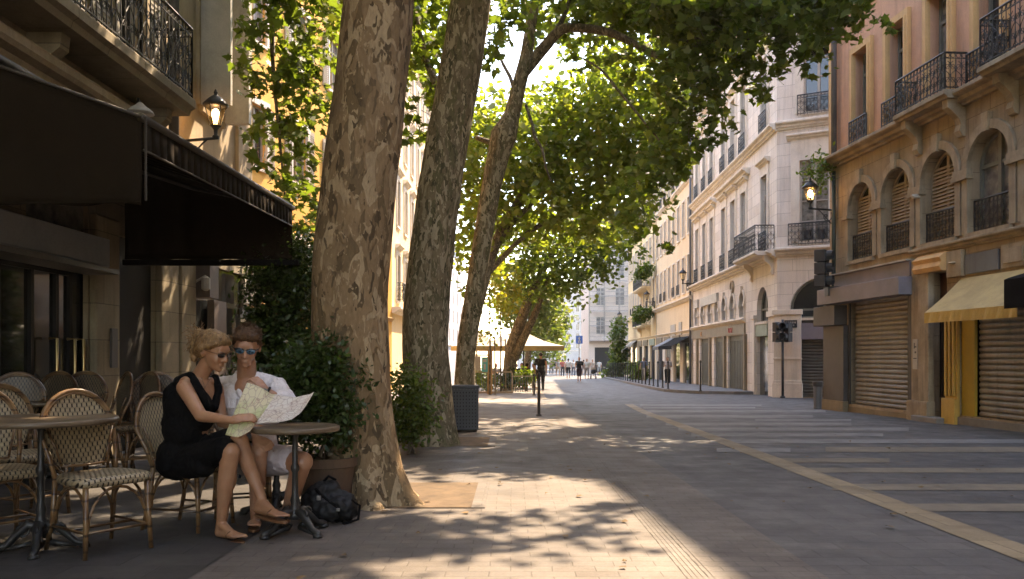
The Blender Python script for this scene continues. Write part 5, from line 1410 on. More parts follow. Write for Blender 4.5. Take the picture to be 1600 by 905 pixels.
def chair(label, x, y, face_deg, wv='weave', s=1.1, group='woven bistro chairs of the terrace'):
    """face_deg: direction the sitter looks, 0 = towards the camera, positive turns to the right of the photo"""
    r = thing('bistro_chair', label, 'chair', (x,y,gz(y)+.008), R(face_deg), group)
    k = lambda fn, nm, mt, sm=False: obj(nm, mesh_of((nm,wv,s), fn, M[mt], sm), r)
    V = lambda *p: tuple(s*q for q in p)
    def seat():
        mb = MB(); n = 40
        rings = [(.86,.405),(.97,.412),(1.0,.428),(1.0,.44),(.975,.456),(.9,.465),(.6,.468),(.2,.466)]
        vs, fs = [], []
        for sc_, z in rings:
            for i in range(n):
                a = 2*PI*i/n; e = 2/4.2
                cx = math.copysign(abs(math.cos(a))**e, math.cos(a)); cy_ = math.copysign(abs(math.sin(a))**e, math.sin(a))
                wd = .225-.02*cy_
                vs.append(V(cx*wd*sc_, cy_*.21*sc_-.0, z))
        for j in range(len(rings)-1):
            for i in range(n): fs.append((j*n+i,j*n+(i+1)%n,(j+1)*n+(i+1)%n,(j+1)*n+i))
        fs.append(tuple((len(rings)-1)*n+i for i in range(n))); fs.append(tuple(range(n-1,-1,-1)))
        mb.add(vs,fs); return mb
    k(seat,'seat',wv,True)
    def frame_pts(t):   # arch of the back, t -1..1
        a = t*PI/2
        xx = .225*math.sin(a)*(1.0)+.0*t; zz_ = .70+.25*math.cos(a)
        yy = .25+.085*(zz_-.45)/.5
        return (xx,yy,zz_)
    def backf():
        mb = MB()
        pts = [(-.185,.19,.43),(-.205,.225,.56)]+[frame_pts(-1+2*i/16) for i in range(17)]+[(.205,.225,.56),(.185,.19,.43)]
        mb.tube([V(*p) for p in pts], .0145*s, 8)
        mb.tube([V(-.135,.215,.5),V(0,.222,.492),V(.135,.215,.5)], .009*s, 6)
        mb.tube([V(-.135,.215,.5),V(-.165,.235,.62),V(-.2,.26,.72)], .008*s, 6); mb.tube([V(.135,.215,.5),V(.165,.235,.62),V(.2,.26,.72)], .008*s, 6)
        mb.tube([V(p[0]*.93,p[1]-.004,.70+(p[2]-.70)*.93) for p in [frame_pts(-1+2*i/16) for i in range(17)]], .008*s, 6)
        return mb
    k(backf,'back_frame','cane',True)
    def backp():
        mb = MB(); n, mm = 14, 16; vs = []
        for j in range(mm+1):
            z = .5+(.95-.012-.5)*j/mm
            if z < .70: hw = .133+(.205-.133)*((z-.5)/.2)**.8
            else: hw = .212*math.sqrt(max(0,1-((z-.70)/.245)**2))
            for i in range(n+1):
                x_ = hw*(-1+2*i/n); yy = .25+.085*(z-.45)/.5
                yy += .03*(1-(x_/.22)**2)-.012
                vs.append(V(x_,yy,z))
        fs = [(j*(n+1)+i,j*(n+1)+i+1,(j+1)*(n+1)+i+1,(j+1)*(n+1)+i) for j in range(mm) for i in range(n)]
        q = len(vs); vs += [(a,b_+.012*s,c_) for a,b_,c_ in vs]; fs += [tuple(q+i for i in f[::-1]) for f in fs]
        mb.add(vs,fs); return mb
    k(backp,'backrest',wv,True)
    for sx in (-1,1):
        k(lambda: MB().tube([V(sx*.2,-.19,0),V(sx*.19,-.18,.2),V(sx*.185,-.165,.415)], [.0135*s,.0155*s,.017*s], 8), 'leg' if sx<0 else 'leg ', 'cane', True).name = 'leg'
        k(lambda: MB().tube([V(sx*.2,.27,0),V(sx*.185,.22,.2),V(sx*.185,.19,.44)], [.0135*s,.0155*s,.017*s], 8), 'rear_leg' if sx<0 else 'rear_leg ', 'cane', True).name = 'leg'
    def braces():
        mb = MB()
        ar_ = lambda a,b_: [tuple(np.array(a)*(.5-.5*math.cos(t))+np.array(b_)*(.5+.5*math.cos(t))+np.array((0,0,.24*s*math.sin(t)))) for t in [PI*i/10 for i in range(11)]]
        c_ = [V(-.178,-.175,.16),V(.178,-.175,.16),V(.175,.21,.16),V(-.175,.21,.16)]
        for i in range(4): mb.tube(ar_(c_[i],c_[(i+1)%4]), .009*s, 6)
        mb.tube([V(-.19,-.18,.15),V(-.187,.235,.15)], .009*s, 6); mb.tube([V(.19,-.18,.15),V(.187,.235,.15)], .009*s, 6); mb.tube([V(-.19,-.18,.15),V(.19,-.18,.15)], .009*s, 6)
        mb.tube([V(-.19,.0,.15),V(.19,.0,.15)], .009*s, 6)
        return mb
    k(braces,'stretcher','cane',True)
    return r

def at(px, Z): return P(px,600,Z).x
chair('pale woven cane chair in front, standing empty behind the nearest round table', at(160,5.2), 5.2, 54, s=1.04)
chair('pale woven chair the woman in the black dress sits on', at(302,5.95), 5.95, 74, s=1.0)
chair('pale woven chair cut off by the left edge, nearest the camera', at(-4,5.4), 5.4, 50, s=1.05)
chair('woven chair behind the nearest table, its seat catching the light', at(42,6.4), 6.4, 62, s=1.05)
chair('dark woven chair under the man in the white shirt', at(378,6.5), 6.5, 22, 'weave_brown', 1.0)
chair('rightmost woven chair of the rear row, beside the stone pillar', at(236,9.0), 9.0, 18, 'weave_brown', 1.13)
chair('woven chair in the rear row, second from the right, turned sideways', at(183,8.9), 8.9, -38, 'weave_brown', 1.13)
chair('woven chair in the rear row, half hidden behind the tall empty one', at(140,8.7), 8.7, -50, 'weave_brown', 1.13)
chair('woven chair against the glass doors at the rear table', at(112,9.3), 9.3, 5, 'weave_brown', 1.13)
chair('woven chair at the rear left, back against the dark glass front', at(56,9.0), 9.0, -8, 'weave_brown', 1.13)
chair('woven chair at the left edge of the rear row', at(14,7.9), 7.9, 20, 'weave_brown', 1.13)

M['table_top'] = mat('worn_round_tabletop', (.06,.042,.03), (.04,.029,.02), rough=.35, bmp=.1, scale=3, spec=.6)
M['table_edge'] = mat('tabletop_metal_rim', (.20,.145,.09), (.12,.085,.055), rough=.4, metal=.2, bmp=.05)
M['cast'] = mat('cast_iron', (.03,.03,.028), (.016,.016,.016), rough=.45, bmp=.3, spec=.55)
def table(label, px, Z, h, rad, group='round pedestal tables', feet=4, ang=.5, lean=0):
    r = thing('bistro_table', label, 'table', (at(px,Z),Z,gz(Z)+.008), ang, group)
    MB().lathe([(rad-.012,h-.028),(rad-.006,h-.004),(rad-.02,h),(.02,h+.0005)],48).build('tabletop', M['table_top'], r, smooth=False)
    MB().lathe([(rad-.01,h-.034),(rad,h-.03),(rad+.003,h-.016),(rad,h-.003),(rad-.008,h+.003),(rad-.012,h+.001)],48).build('rim', M['table_edge'], r, smooth=True)
    k = h/.74
    MB().lathe([(.05,.10*k),(.062,.13*k),(.035,.17*k),(.026,.2*k),(.034,.23*k),(.022,.27*k),(.02,.42*k),(.030,.44*k),(.030,.46*k),(.02,.48*k),(.018,.66*k),(.03,.69*k),(.06,.705*k),(.06,h-.03)],16).build('pedestal', M['cast'], r, smooth=True)
    for i in range(feet):
        a = 2*PI*i/feet; d = Vector((math.cos(a),math.sin(a),0)); u = Vector((0,0,1))
        mb = MB()
        mb.tube([u*.13*k,d*.07+u*.15*k,d*.13+u*.10*k,d*.19+u*.045,d*.245+u*.028,d*.27+u*.03], [.034,.034,.026,.022,.026,.012], 8)
        mb.tube([d*.10+u*.13+d*(.035*math.cos(t))+u*(.035*math.sin(t)) for t in [i_*.6 for i_ in range(10)]], .010, 6)
        mb.lathe([(.012,0),(.032,.004),(.034,.018),(.02,.03)], 10, tuple(d*.245))
        mb.tube([d*.05+u*.05, d*.12+u*.035, d*.2+u*.02], [.02,.016,.012], 6)
        mb.build('foot', M['cast'], r, smooth=True)
    return r
table('large round table with a brown rim in the left foreground', 64, 5.18, .825, .44, ang=.35)
table('small round table with a cast iron foot where the couple sit', 461, 5.72, .735, .30, ang=.9)
table('second small table tucked behind the one with the map', 432, 6.5, .70, .21, ang=.2)
table('round table among the rear row of woven chairs', 72, 8.2, .80, .33, ang=.1)

# blue metal chair back by the hedge
r = thing('metal_chair', 'blue painted metal chair behind the man, in front of the hedge', 'chair', (at(420,8.6),8.6,gz(8.6)), R(150))
M['blue_paint'] = mat('blue_painted_metal', (.03,.06,.14), rough=.45)
MB().tube([(-.2,.2,0),(-.2,.2,.5),(-.19,.25,.85),(-.13,.27,.98),(-.04,.28,1.03),(.04,.28,1.03),(.13,.27,.98),(.19,.25,.85),(.2,.2,.5),(.2,.2,0)], .014, 8).tube([(-.07,.25,.5),(-.07,.27,1.0)],.01,6).tube([(.07,.25,.5),(.07,.27,1.0)],.01,6).build('back_frame', M['blue_paint'], r, smooth=True)
MB().box(-.2,.2,-.2,.2,.46,.48).build('seat', M['blue_paint'], r, bevel=.01)
for sx in (-.18,.18): MB().tube([(sx,-.18,.46),(sx*1.1,-.2,0)], .012, 6).build('leg', M['blue_paint'], r)

# terracotta planter
r = thing('planter', 'brown terracotta planter under the dark glossy shrub', 'planter', (P(510,790,6.78).x,6.78,gz(6.78)))
M['terracotta'] = mat('brown_terracotta', (.15,.085,.05), (.10,.06,.038), rough=.7, streak=.2)
k_ = 7.35/F
mb = MB(); h_ = P(508,713,6.78).z-gz(6.78)
mb.lathe([(.17,0),(.19,.01),(.235,h_-.08),(.255,h_-.07),(.26,h_),(.225,h_),(.22,h_-.05)], 28)
mb.build('pot', M['terracotta'], r, smooth=False)
MB().lathe([(.0,h_-.06),(.215,h_-.055)],20).build('soil', M['sand'], r)

# backpack
g_ = G(503,826); bp = thing('backpack', 'black backpack slumped on the ground at the planter', 'backpack', (g_.x,6.15,gz(6.15)))
M['nylon'] = mat('black_nylon', (.009,.009,.010), (.005,.005,.006), rough=.6, bmp=.3, scale=6, fine=18, spec=.35)
mb = MB()
rot = Matrix.Rotation(R(-25),3,'Y')
for c_,rr in (((-.04,0,.13),(.13,.11,.13)),((.05,-.01,.11),(.12,.11,.10)),((-.02,.0,.2),(.1,.09,.08)),((.02,-.08,.09),(.1,.05,.07)),((-.1,-.02,.08),(.06,.08,.08)),((.11,0,.08),(.06,.09,.07))):
    mb.ell(c_, rr, rot)
fuse(mb, 'bag', M['nylon'], bp, .010, 2, disp=(.05,.045)); bp.scale = (1.25,1.1,1.12)
MB().tube([(-.06,-.1,.24),(-.02,-.13,.2),(.08,-.14,.12),(.1,-.12,.03)], .008, 6).tube([(.14,-.06,.16),(.19,-.05,.12),(.18,-.05,.03),(.1,-.1,.01)], .008, 6).build('strap', M['canvas_black'], bp, smooth=True)
MB().tube([(-.03,.0,.27),(0,-.02,.31),(.04,0,.28)], .009, 6).build('handle', M['canvas_black'], bp, smooth=True)
MB().box(-.045,-.02,-.145,-.135,.17,.2).box(.07,.09,-.152,-.14,.1,.12).build('buckle', M['steel'], bp, bevel=.003)
# ------------------------------------------------------------------ people
def skinmat(name, c):
    m, nt, b, out = nodes(name)
    v = coords(nt); cc = mixc(nt, ramp(nt, noise(nt, v, 12, 4, .6), [(.35,0),(.65,1)]), tuple(x*y for x,y in zip(c,(.86,.8,.78))), c)
    L(nt, cc, b.inputs['Base Color']); b.inputs['Roughness'].default_value = .45
    b.inputs['Subsurface Weight'].default_value = .12; b.inputs['Subsurface Radius'].default_value = (.012,.005,.003); b.inputs['Subsurface Scale'].default_value = .6
    bump(nt, b, noise(nt, v, 90, 3, .5), .12, .002); return m
M['skin'] = skinmat('tanned_skin', (.42,.215,.12)); M['skin2'] = skinmat('reddish_tanned_skin', (.46,.235,.14))
def cloth(name, c, rough=.85, wr=14):
    m, nt, b, out = nodes(name); v = coords(nt)
    cc = mixc(nt, ramp(nt, noise(nt, v, 5, 5, .6), [(.3,0),(.7,1)]), tuple(x*.82 for x in c), c); L(nt, cc, b.inputs['Base Color']); b.inputs['Roughness'].default_value = rough
    b.inputs['Specular IOR Level'].default_value = .12
    p = bump(nt, b, noise(nt, coords(nt,(1,1,.5)), wr, 4, .55, 1.2), .8, .03); bump(nt, b, noise(nt, v, 300, 2, .5), .15, .001, p); return m
M['dress'] = cloth('black_dress_cloth', (.0035,.0035,.004)); M['shirt'] = cloth('white_linen', (.84,.76,.74), wr=18); M['shorts'] = cloth('pale_lilac_cotton', (.60,.52,.54))
def hairmat(name, a, b_):
    m, nt, b, out = nodes(name); v = coords(nt, (1,1,.25), (.4,.5,0)); cc = mixc(nt, ramp(nt, noise(nt, v, 60, 4, .6, .6), [(.35,0),(.65,1)]), a, b_)
    L(nt, cc, b.inputs['Base Color']); b.inputs['Roughness'].default_value = .5; b.inputs['Specular IOR Level'].default_value = .22
    bump(nt, b, noise(nt, v, 70, 4, .6, .6), .9, .008); return m
M['hair_blond'] = hairmat('dark_blond_hair', (.11,.058,.026), (.34,.20,.09)); M['hair_brown'] = hairmat('short_brown_hair', (.05,.024,.012), (.12,.062,.03))
M['lens_dark'] = mat('dark_lens', (.01,.01,.012), rough=.06, spec=.9, bmp=0); M['lens_blue'] = mat('blue_mirror_lens', (.20,.42,.62), (.10,.22,.36), rough=.1, metal=.8, bmp=0, scale=30)
M['leather'] = mat('brown_leather', (.20,.09,.04), rough=.5, bmp=.1)

def frame_of(f, up=(0,0,1), roll=0):
    f = Vector(f).normalized(); l = Vector(up).cross(f).normalized(); u = f.cross(l)
    Mx = Matrix((f,l,u)).transposed()
    return Mx @ Matrix.Rotation(roll,3,'X')
def head(mb, c, Mx, s=1.0, fem=True):
    q = lambda x,y,z: Vector(c)+Mx@(Vector((x,y,z))*s)
    e = lambda x,y,z,rx,ry,rz: mb.ell(q(x,y,z),(rx*s,ry*s,rz*s),Mx)
    e(-.012,0,.025,.098,.076,.095); e(.02,0,-.02,.074,.062,.085); e(.034,0,-.06,.052,.05,.05)
    e(.05,0,-.088,.036,.036 if fem else .042,.026); e(.074,0,-.103,.016,.02,.015)
    e(.058,.036,-.035,.028,.02,.03); e(.058,-.036,-.035,.028,.02,.03)
    e(.076,0,.03,.014,.05,.022); e(.079,.03,.016,.012,.022,.008); e(.079,-.03,.016,.012,.022,.008)
    mb.cap(q(.088,0,.008), q(.108,0,-.032), .007*s, .012*s, 8); e(.096,.011,-.036,.01,.008,.007); e(.096,-.011,-.036,.01,.008,.007)
    e(.086,0,-.064,.011,.023,.0055); e(.084,0,-.075,.011,.019,.006)
    for sy in (-1,1): e(-.012,sy*.077,-.012,.017,.008,.03); e(-.008,sy*.075,-.036,.01,.007,.012)
def hand(mb, w, d, nrm, s=1.0, curl=.5, spread=1, thumb=1):
    """w wrist, d pointing direction, nrm back-of-hand normal"""
    w = Vector(w); d = Vector(d).normalized(); nrm = Vector(nrm); nrm = (nrm-d*nrm.dot(d)).normalized(); sd = d.cross(nrm)
    Mx = Matrix((d,sd,nrm)).transposed()
    mb.ell(w+d*.045*s,(.05*s,.038*s,.016*s),Mx); mb.cap(w,w+d*.03*s,.024*s,.028*s,10)
    for i,(o,l) in enumerate(((-.030,.066),(-.010,.076),(.010,.072),(.029,.058))):
        o *= s*spread; l *= s; b_ = w+d*.082*s+sd*o
        c1 = curl*.9; d1 = d*math.cos(c1)-nrm*math.sin(c1)+sd*o*2; d1.normalize()
        c2 = curl*2.0; d2 = d*math.cos(c2)-nrm*math.sin(c2); d2.normalize()
        c3 = curl*2.7; d3 = d*math.cos(c3)-nrm*math.sin(c3); d3.normalize()
        p1 = b_+d1*l*.45; p2 = p1+d2*l*.3; p3 = p2+d3*l*.22
        mb.cap(b_-d*.02*s,p1,.0092*s,.0085*s,8); mb.cap(p1,p2,.0085*s,.008*s,8); mb.cap(p2,p3,.008*s,.0068*s,8)
    t0 = w+d*.03*s-sd*.03*s*thumb; td = (d*.75-sd*.55*thumb-nrm*.45*curl*2).normalized()
    t1 = t0+td*.035*s; t2 = t1+(td*.6+d*.6-nrm*.3).normalized()*.03*s
    mb.cap(t0,t1,.013*s,.010*s,8); mb.cap(t1,t2,.010*s,.008*s,8)
def foot(mb, ankle, heel, toe, s=1.0, side=Vector((0,1,0))):
    a, h, t = Vector(ankle), Vector(heel), Vector(toe); d = (t-h).normalized(); sd = d.cross(Vector((0,0,1))).normalized(); u = sd.cross(d)
    mb.cap(a,h,.034*s,.030*s); mb.cap(h,h+(t-h)*.68,.029*s,.026*s); mb.cap(a+u*-.01,h+(t-h)*.62+u*.008,.032*s,.020*s)
    b_ = h+(t-h)*.66
    mb.ell(b_,(.045*s,.042*s,.018*s),Matrix((d,sd,u)).transposed())
    for i,o in enumerate((-.032,-.013,.003,.018,.031)):
        mb.cap(b_+sd*o*s+d*.01, t+sd*o*s*1.05-d*(.005+.008*i)-u*.004, (.0125,.0095,.009,.0085,.008)[i]*s, (.0115,.0085,.008,.0075,.007)[i]*s, 8)
def glasses(c, Mx, s, root, lens, frame):
    q = lambda x,y,z: Vector(c)+Mx@(Vector((x,y,z))*s)-root.location
    mb = MB()
    for sy in (-1,1): mb.ell(q(.094,sy*.033,.004),(.006*s,.028*s,.020*s),Mx@Matrix.Rotation(sy*.22,3,'Z'))
    g_ = mb.build('sunglasses', M[lens], root, smooth=True)
    mb = MB().tube([q(.1,-.012,.012),q(.104,0,.013),q(.1,.012,.012)], .003*s, 6)
    for sy in (-1,1):
        mb.tube([q(.09,sy*.058,.012),q(.06,sy*.075,.01),q(-.01,sy*.082,.006),q(-.03,sy*.08,-.01)], .003*s, 6)
        mb.tube([q(.1,sy*.008,.016),q(.1,sy*.033,.022),q(.088,sy*.06,.014)], .0035*s, 6)
    mb.build('glasses_frame', M[frame], g_, smooth=True)
    return g_

# ---- woman in the black dress
W = thing('person', 'seated woman in a black sleeveless dress and sunglasses holding the map', 'person', (at(300,5.8),5.8,gz(5.8)))
hc = P(334,547,5.74); hM = frame_of((.86,-.34,-.34), roll=R(4)); hs = 1.13
mb = MB(); head(mb, hc, hM, hs, True)
mb.cap(P(310,592,5.80), P(325,566,5.76), .058, .052)
mb.cap(P(292,600,5.70), P(334,601,5.94), .056, .052)                         # shoulders
mb.ell(P(308,618,5.82), (.125,.15,.155)); mb.ell(P(300,665,5.84), (.115,.135,.16)); mb.ell(P(292,715,5.84), (.135,.15,.12))
mb.cap(P(288,606,5.64), P(314,650,5.50), .054, .042); mb.cap(P(314,650,5.50), P(362,657,5.44), .042, .025)
hand(mb, P(362,657,5.44), P(392,650,5.46)-P(362,657,5.44), (.0,-.55,.8), 1.12, .42, thumb=1)
mb.cap(P(338,607,5.97), P(347,660,5.93), .050, .040); mb.cap(P(347,660,5.93), P(382,668,5.74), .040, .026)
hand(mb, P(382,668,5.74), P(405,664,5.68)-P(382,668,5.74), (.1,-.2,.9), 1.1, .45, thumb=-1)
# supporting leg (near) and crossed leg
mb.cap(P(292,722,5.74), P(360,706,5.50), .092, .064); mb.cap(P(360,706,5.50), P(352,760,5.52), .062, .056); mb.cap(P(352,760,5.52), P(346,818,5.58), .054, .034)
mb.ell(P(357,745,5.545), (.055,.06,.11))
mb.cap(P(298,716,5.94), P(374,690,5.64), .092, .064); mb.cap(P(374,690,5.64), P(392,735,5.66), .062, .054); mb.cap(P(392,735,5.66), P(410,782,5.64), .052, .034)
foot(mb, P(346,818,5.58), P(343,832,5.60), P(377,838,5.42), 1.12)
foot(mb, P(409,782,5.64), P(402,795,5.66), P(444,806,5.44), 1.1)
fuse(mb, 'body', M['skin'], W, .0075, 3, off=W.location)
# dress
mb = MB()
mb.ell(P(290,636,5.83), (.15,.175,.17)); mb.ell(P(289,665,5.83), (.155,.17,.19)); mb.ell(P(284,712,5.84), (.165,.19,.16)); mb.ell(P(281,724,5.84), (.155,.185,.12))
mb.ell(P(309,650,5.83), (.12,.15,.12))
mb.cap(P(296,720,5.72), P(348,703,5.53), .108, .092); mb.cap(P(300,712,5.95), P(356,689,5.68), .108, .088); mb.cap(P(290,726,5.7), P(318,728,5.60), .1, .08)
for a,b_,c_ in ((P(285,592,5.71),P(303,604,5.66),P(321,632,5.70)),):
    mb.cap(P(279,596,5.78),P(296,588,5.72),.036,.036); mb.cap(P(296,588,5.72),P(309,606,5.66),.034,.034); mb.cap(P(309,606,5.66),P(325,634,5.70),.034,.04)
mb.cap(P(336,590,5.93),P(341,610,5.86),.03,.03); mb.cap(P(341,610,5.86),P(332,636,5.80),.03,.04); mb.cap(P(279,596,5.8),P(330,592,5.96),.035,.03)
mb.ell(P(276,628,5.86), (.085,.15,.15))
fuse(mb, 'dress', M['dress'], W, .009, 4, disp=(.018,.09), off=W.location)
# hair: cap, swept back sides, messy bun with loose strands
mb = MB(); q = lambda x,y,z: Vector(hc)+hM@(Vector((x,y,z))*hs)
mb.ell(q(-.024,0,.036),(.100*hs,.083*hs,.088*hs),hM); mb.ell(q(-.055,0,-.005),(.072*hs,.082*hs,.075*hs),hM); mb.ell(q(.02,0,.075),(.068*hs,.066*hs,.045*hs),hM)
for sy in (-1,1): mb.cap(q(.052,sy*.055,.062),q(-.03,sy*.083,.01),.02*hs,.022*hs); mb.cap(q(-.03,sy*.08,.005),q(-.07,sy*.05,-.035),.024*hs,.026*hs)
bun = q(-.125,.0,.04)
mb.ell(bun,(.058,.055,.058)); mb.ell(bun+Vector((-.03,-.01,-.04)),(.04,.04,.045)); mb.ell(q(-.12,-.02,-.045),(.042,.045,.045)); mb.ell(q(-.105,-.03,-.085),(.028,.03,.035))
fuse(mb, 'hair', M['hair_blond'], W, .0075, 2, disp=(.014,.02), off=W.location)
mb = MB(); rs = random.Random(4)
for i in range(260):
    p = bun+Vector((rs.gauss(0,.028),rs.gauss(0,.028),rs.gauss(-.02,.035)))-W.location
    v = Vector((rs.gauss(-.3,.6),rs.gauss(0,.6),rs.gauss(-.25,.7))); pts = [p]
    for k in range(6): p = p+v.normalized()*.014; v += Vector((rs.gauss(0,.5),rs.gauss(0,.5),rs.gauss(-.18,.5))); pts.append(p)
    mb.tube(pts, .0018, 3, cap=False)
for i in range(50):
    a0 = rs.uniform(0,6.3); p = q(-.02+.09*math.cos(a0), .08*math.sin(a0), .085)-W.location; v = Vector((rs.gauss(-.4,.4),rs.gauss(0,.4),rs.gauss(.1,.3))); pts=[p]
    for k in range(5): p = p+v.normalized()*.011; v += Vector((rs.gauss(0,.4),rs.gauss(0,.4),rs.gauss(-.2,.3))); pts.append(p)
    mb.tube(pts, .0013, 3, cap=False)
mb.build('loose_hair', M['hair_blond'], W)
glasses(hc, hM, hs, W, 'lens_dark', 'leather')
def sandal(root, heel, toe, m='leather'):
    h, t = Vector(heel), Vector(toe); d = (t-h).normalized(); sd = d.cross(Vector((0,0,1))).normalized(); u = sd.cross(d)
    mb = MB(); pts = []
    for k in range(20):
        a = 2*PI*k/20; pts.append(h+(t-h)*.5+d*math.cos(a)*((t-h).length*.5+.028)+sd*math.sin(a)*(.040+.008*math.cos(a))-u*.036)
    vs = [p-root.location for p in pts]+[p-u*.014-root.location for p in pts]
    mb.add(vs,[tuple(range(20)),tuple(range(39,19,-1))]+[(i,20+i,20+(i+1)%20,(i+1)%20) for i in range(20)])
    s_ = mb.build('sandal', M[m], root)
    b_ = h+(t-h)*.6
    MB().tube([b_+sd*.045*math.cos(a)+u*(.034*math.sin(a)-.012)-root.location for a in [PI*k/8 for k in range(9)]],.008,6).tube([b_+u*.018+d*.01-root.location,t-d*.025-sd*.02-u*.012-root.location],.006,6).build('strap', M[m], s_, smooth=True)
sandal(W, P(343,832,5.60), P(377,838,5.42)); sandal(W, P(402,795,5.66), P(444,806,5.44))
MB().tube([P(315,590,5.70)-W.location,P(320,606,5.68)-W.location,P(330,590,5.80)-W.location],.002,4).build('necklace', M['table_edge'], W)

# ---- man in the white shirt
H = thing('person', 'seated man in an open white shirt and blue mirrored sunglasses, hand at his chin', 'person', (at(395,6.2),6.2,gz(6.2)))
mc = P(386,540,6.08); mM = frame_of((.16,-.86,-.40), roll=R(-5)); ms = 1.19
mb = MB(); head(mb, mc, mM, ms, False)
mb.cap(P(386,592,6.22), P(385,566,6.14), .074, .068); mb.cap(P(352,604,6.30), P(430,604,6.26), .07, .07)
mb.ell(P(390,630,6.26),(.19,.125,.19)); mb.ell(P(392,690,6.32),(.17,.12,.2))
mb.ell(P(384,606,6.17),(.085,.06,.09))
# his left arm bent up, hand at the chin
mb.cap(P(432,606,6.22), P(456,638,5.98), .062, .05); mb.cap(P(456,638,5.98), P(415,611,5.90), .048, .031)
hand(mb, P(415,611,5.90), P(400,591,5.90)-P(415,611,5.90), (.75,-.4,.35), 1.15, .62, thumb=1)
# his right arm hanging between the knees
mb.cap(P(350,608,6.30), P(356,668,6.12), .06, .048); mb.cap(P(356,668,6.12), P(396,684,5.86), .046, .03)
hand(mb, P(396,684,5.86), P(428,696,5.78)-P(396,684,5.86), (0,-.5,.8), 1.15, .45, thumb=-1)
# legs
mb.cap(P(385,722,6.34), P(403,708,5.84), .095, .072); mb.cap(P(403,708,5.84), P(402,755,5.86), .066, .06); mb.cap(P(402,755,5.86), P(399,800,5.92), .056, .038)
mb.cap(P(412,720,6.30), P(472,722,5.86), .1, .078); mb.cap(P(472,722,5.86), P(458,770,5.96), .07, .06); mb.cap(P(458,770,5.96), P(446,812,6.12), .056, .038)
foot(mb, P(399,800,5.92), P(399,812,5.98), P(396,820,5.70), 1.15); foot(mb, P(446,812,6.12), P(446,818,6.16), P(440,824,5.88), 1.15)
fuse(mb, 'body', M['skin2'], H, .008, 3, off=H.location)
mb = MB()   # shirt
mb.ell(P(372,634,6.25),(.15,.145,.2)); mb.ell(P(412,634,6.25),(.15,.145,.2)); mb.ell(P(391,690,6.30),(.205,.15,.2))
mb.cap(P(350,604,6.31),P(368,598,6.24),.082,.06); mb.cap(P(432,606,6.26),P(408,594,6.25),.084,.06)
mb.cap(P(430,606,6.24),P(454,636,6.02),.086,.074); mb.cap(P(455,637,6.0),P(438,622,5.96),.07,.062)
mb.cap(P(350,608,6.30),P(356,664,6.14),.08,.07)
mb.cap(P(402,586,6.22),P(396,615,6.10),.024,.02); mb.cap(P(368,588,6.22),P(378,622,6.09),.024,.02); mb.cap(P(402,586,6.22),P(372,584,6.30),.03,.03)
fuse(mb, 'shirt', M['shirt'], H, .009, 3, disp=(.024,.07), off=H.location)
MB().box(-.035,.035,-.008,.004,-.045,.03).build('chest_pocket', M['shirt'], H, loc=P(362,628,6.07)-H.location)
mb = MB()
mb.ell(P(392,715,6.32),(.19,.16,.13)); mb.cap(P(388,722,6.32),P(402,708,5.96),.118,.105); mb.cap(P(412,720,6.28),P(452,718,5.98),.122,.108)
fuse(mb, 'shorts', M['shorts'], H, .01, 3, disp=(.02,.08), off=H.location)
mb = MB(); q = lambda x,y,z: Vector(mc)+mM@(Vector((x,y,z))*ms)
mb.ell(q(-.024,0,.048),(.098*ms,.086*ms,.082*ms),mM); mb.ell(q(-.05,0,.0),(.07*ms,.08*ms,.07*ms),mM)
mb.cap(q(.062,-.045,.084),q(.066,.045,.088),.026*ms,.03*ms); mb.ell(q(.03,0,.1),(.065*ms,.062*ms,.034*ms),mM)
for sy in (-1,1): mb.cap(q(.03,sy*.07,.055),q(.0,sy*.08,.012),.016*ms,.012*ms)
fuse(mb, 'hair', M['hair_brown'], H, .008, 1, disp=(.02,.014), off=H.location)
mb = MB(); rs = random.Random(8)
for i in range(260):
    a0 = rs.uniform(0,6.3); t_ = rs.uniform(0,1.25); n_ = Vector((math.cos(a0)*math.sin(t_),math.sin(a0)*math.sin(t_),math.cos(t_)))
    p = q(-.01+.095*n_.x,.082*n_.y,.05+.08*n_.z)-H.location; v = mM@(n_+Vector((.5,0,0))); pts=[p, p+v*.012+Vector((rs.gauss(0,.004),)*3), p+v*.02+Vector((rs.gauss(0,.008),rs.gauss(0,.008),rs.gauss(0,.006)))]
    mb.tube(pts, [.0022,.0016,.0008], 3, cap=False)
mb.build('hair_tufts', M['hair_brown'], H)
glasses(mc, mM, ms, H, 'lens_blue', 'lens_dark')
def ring(a, b_, r_, root, name='watch'):
    a, b_ = Vector(a), Vector(b_); d = (b_-a).normalized(); x_ = d.orthogonal().normalized(); y_ = d.cross(x_)
    wt = MB().tube([a+(x_*math.cos(t)+y_*math.sin(t))*r_-root.location for t in [2*PI*k/16 for k in range(16)]], .009, 6, closed=True).build(name, M['nylon'], root, smooth=True)
    MB().tube([a+Vector((0,-1,.2)).normalized()*(r_)-root.location, a+Vector((0,-1,.2)).normalized()*(r_+.014)-root.location], .02, 14).build('dial', M['steel'], wt)
ring(P(417,613,5.90), P(425,618,5.91), .038, H); ring(P(392,683,5.88), P(384,680,5.9), .036, H)
sandal(H, P(399,812,5.98), P(396,820,5.70)); sandal(H, P(446,818,6.16), P(440,824,5.88))

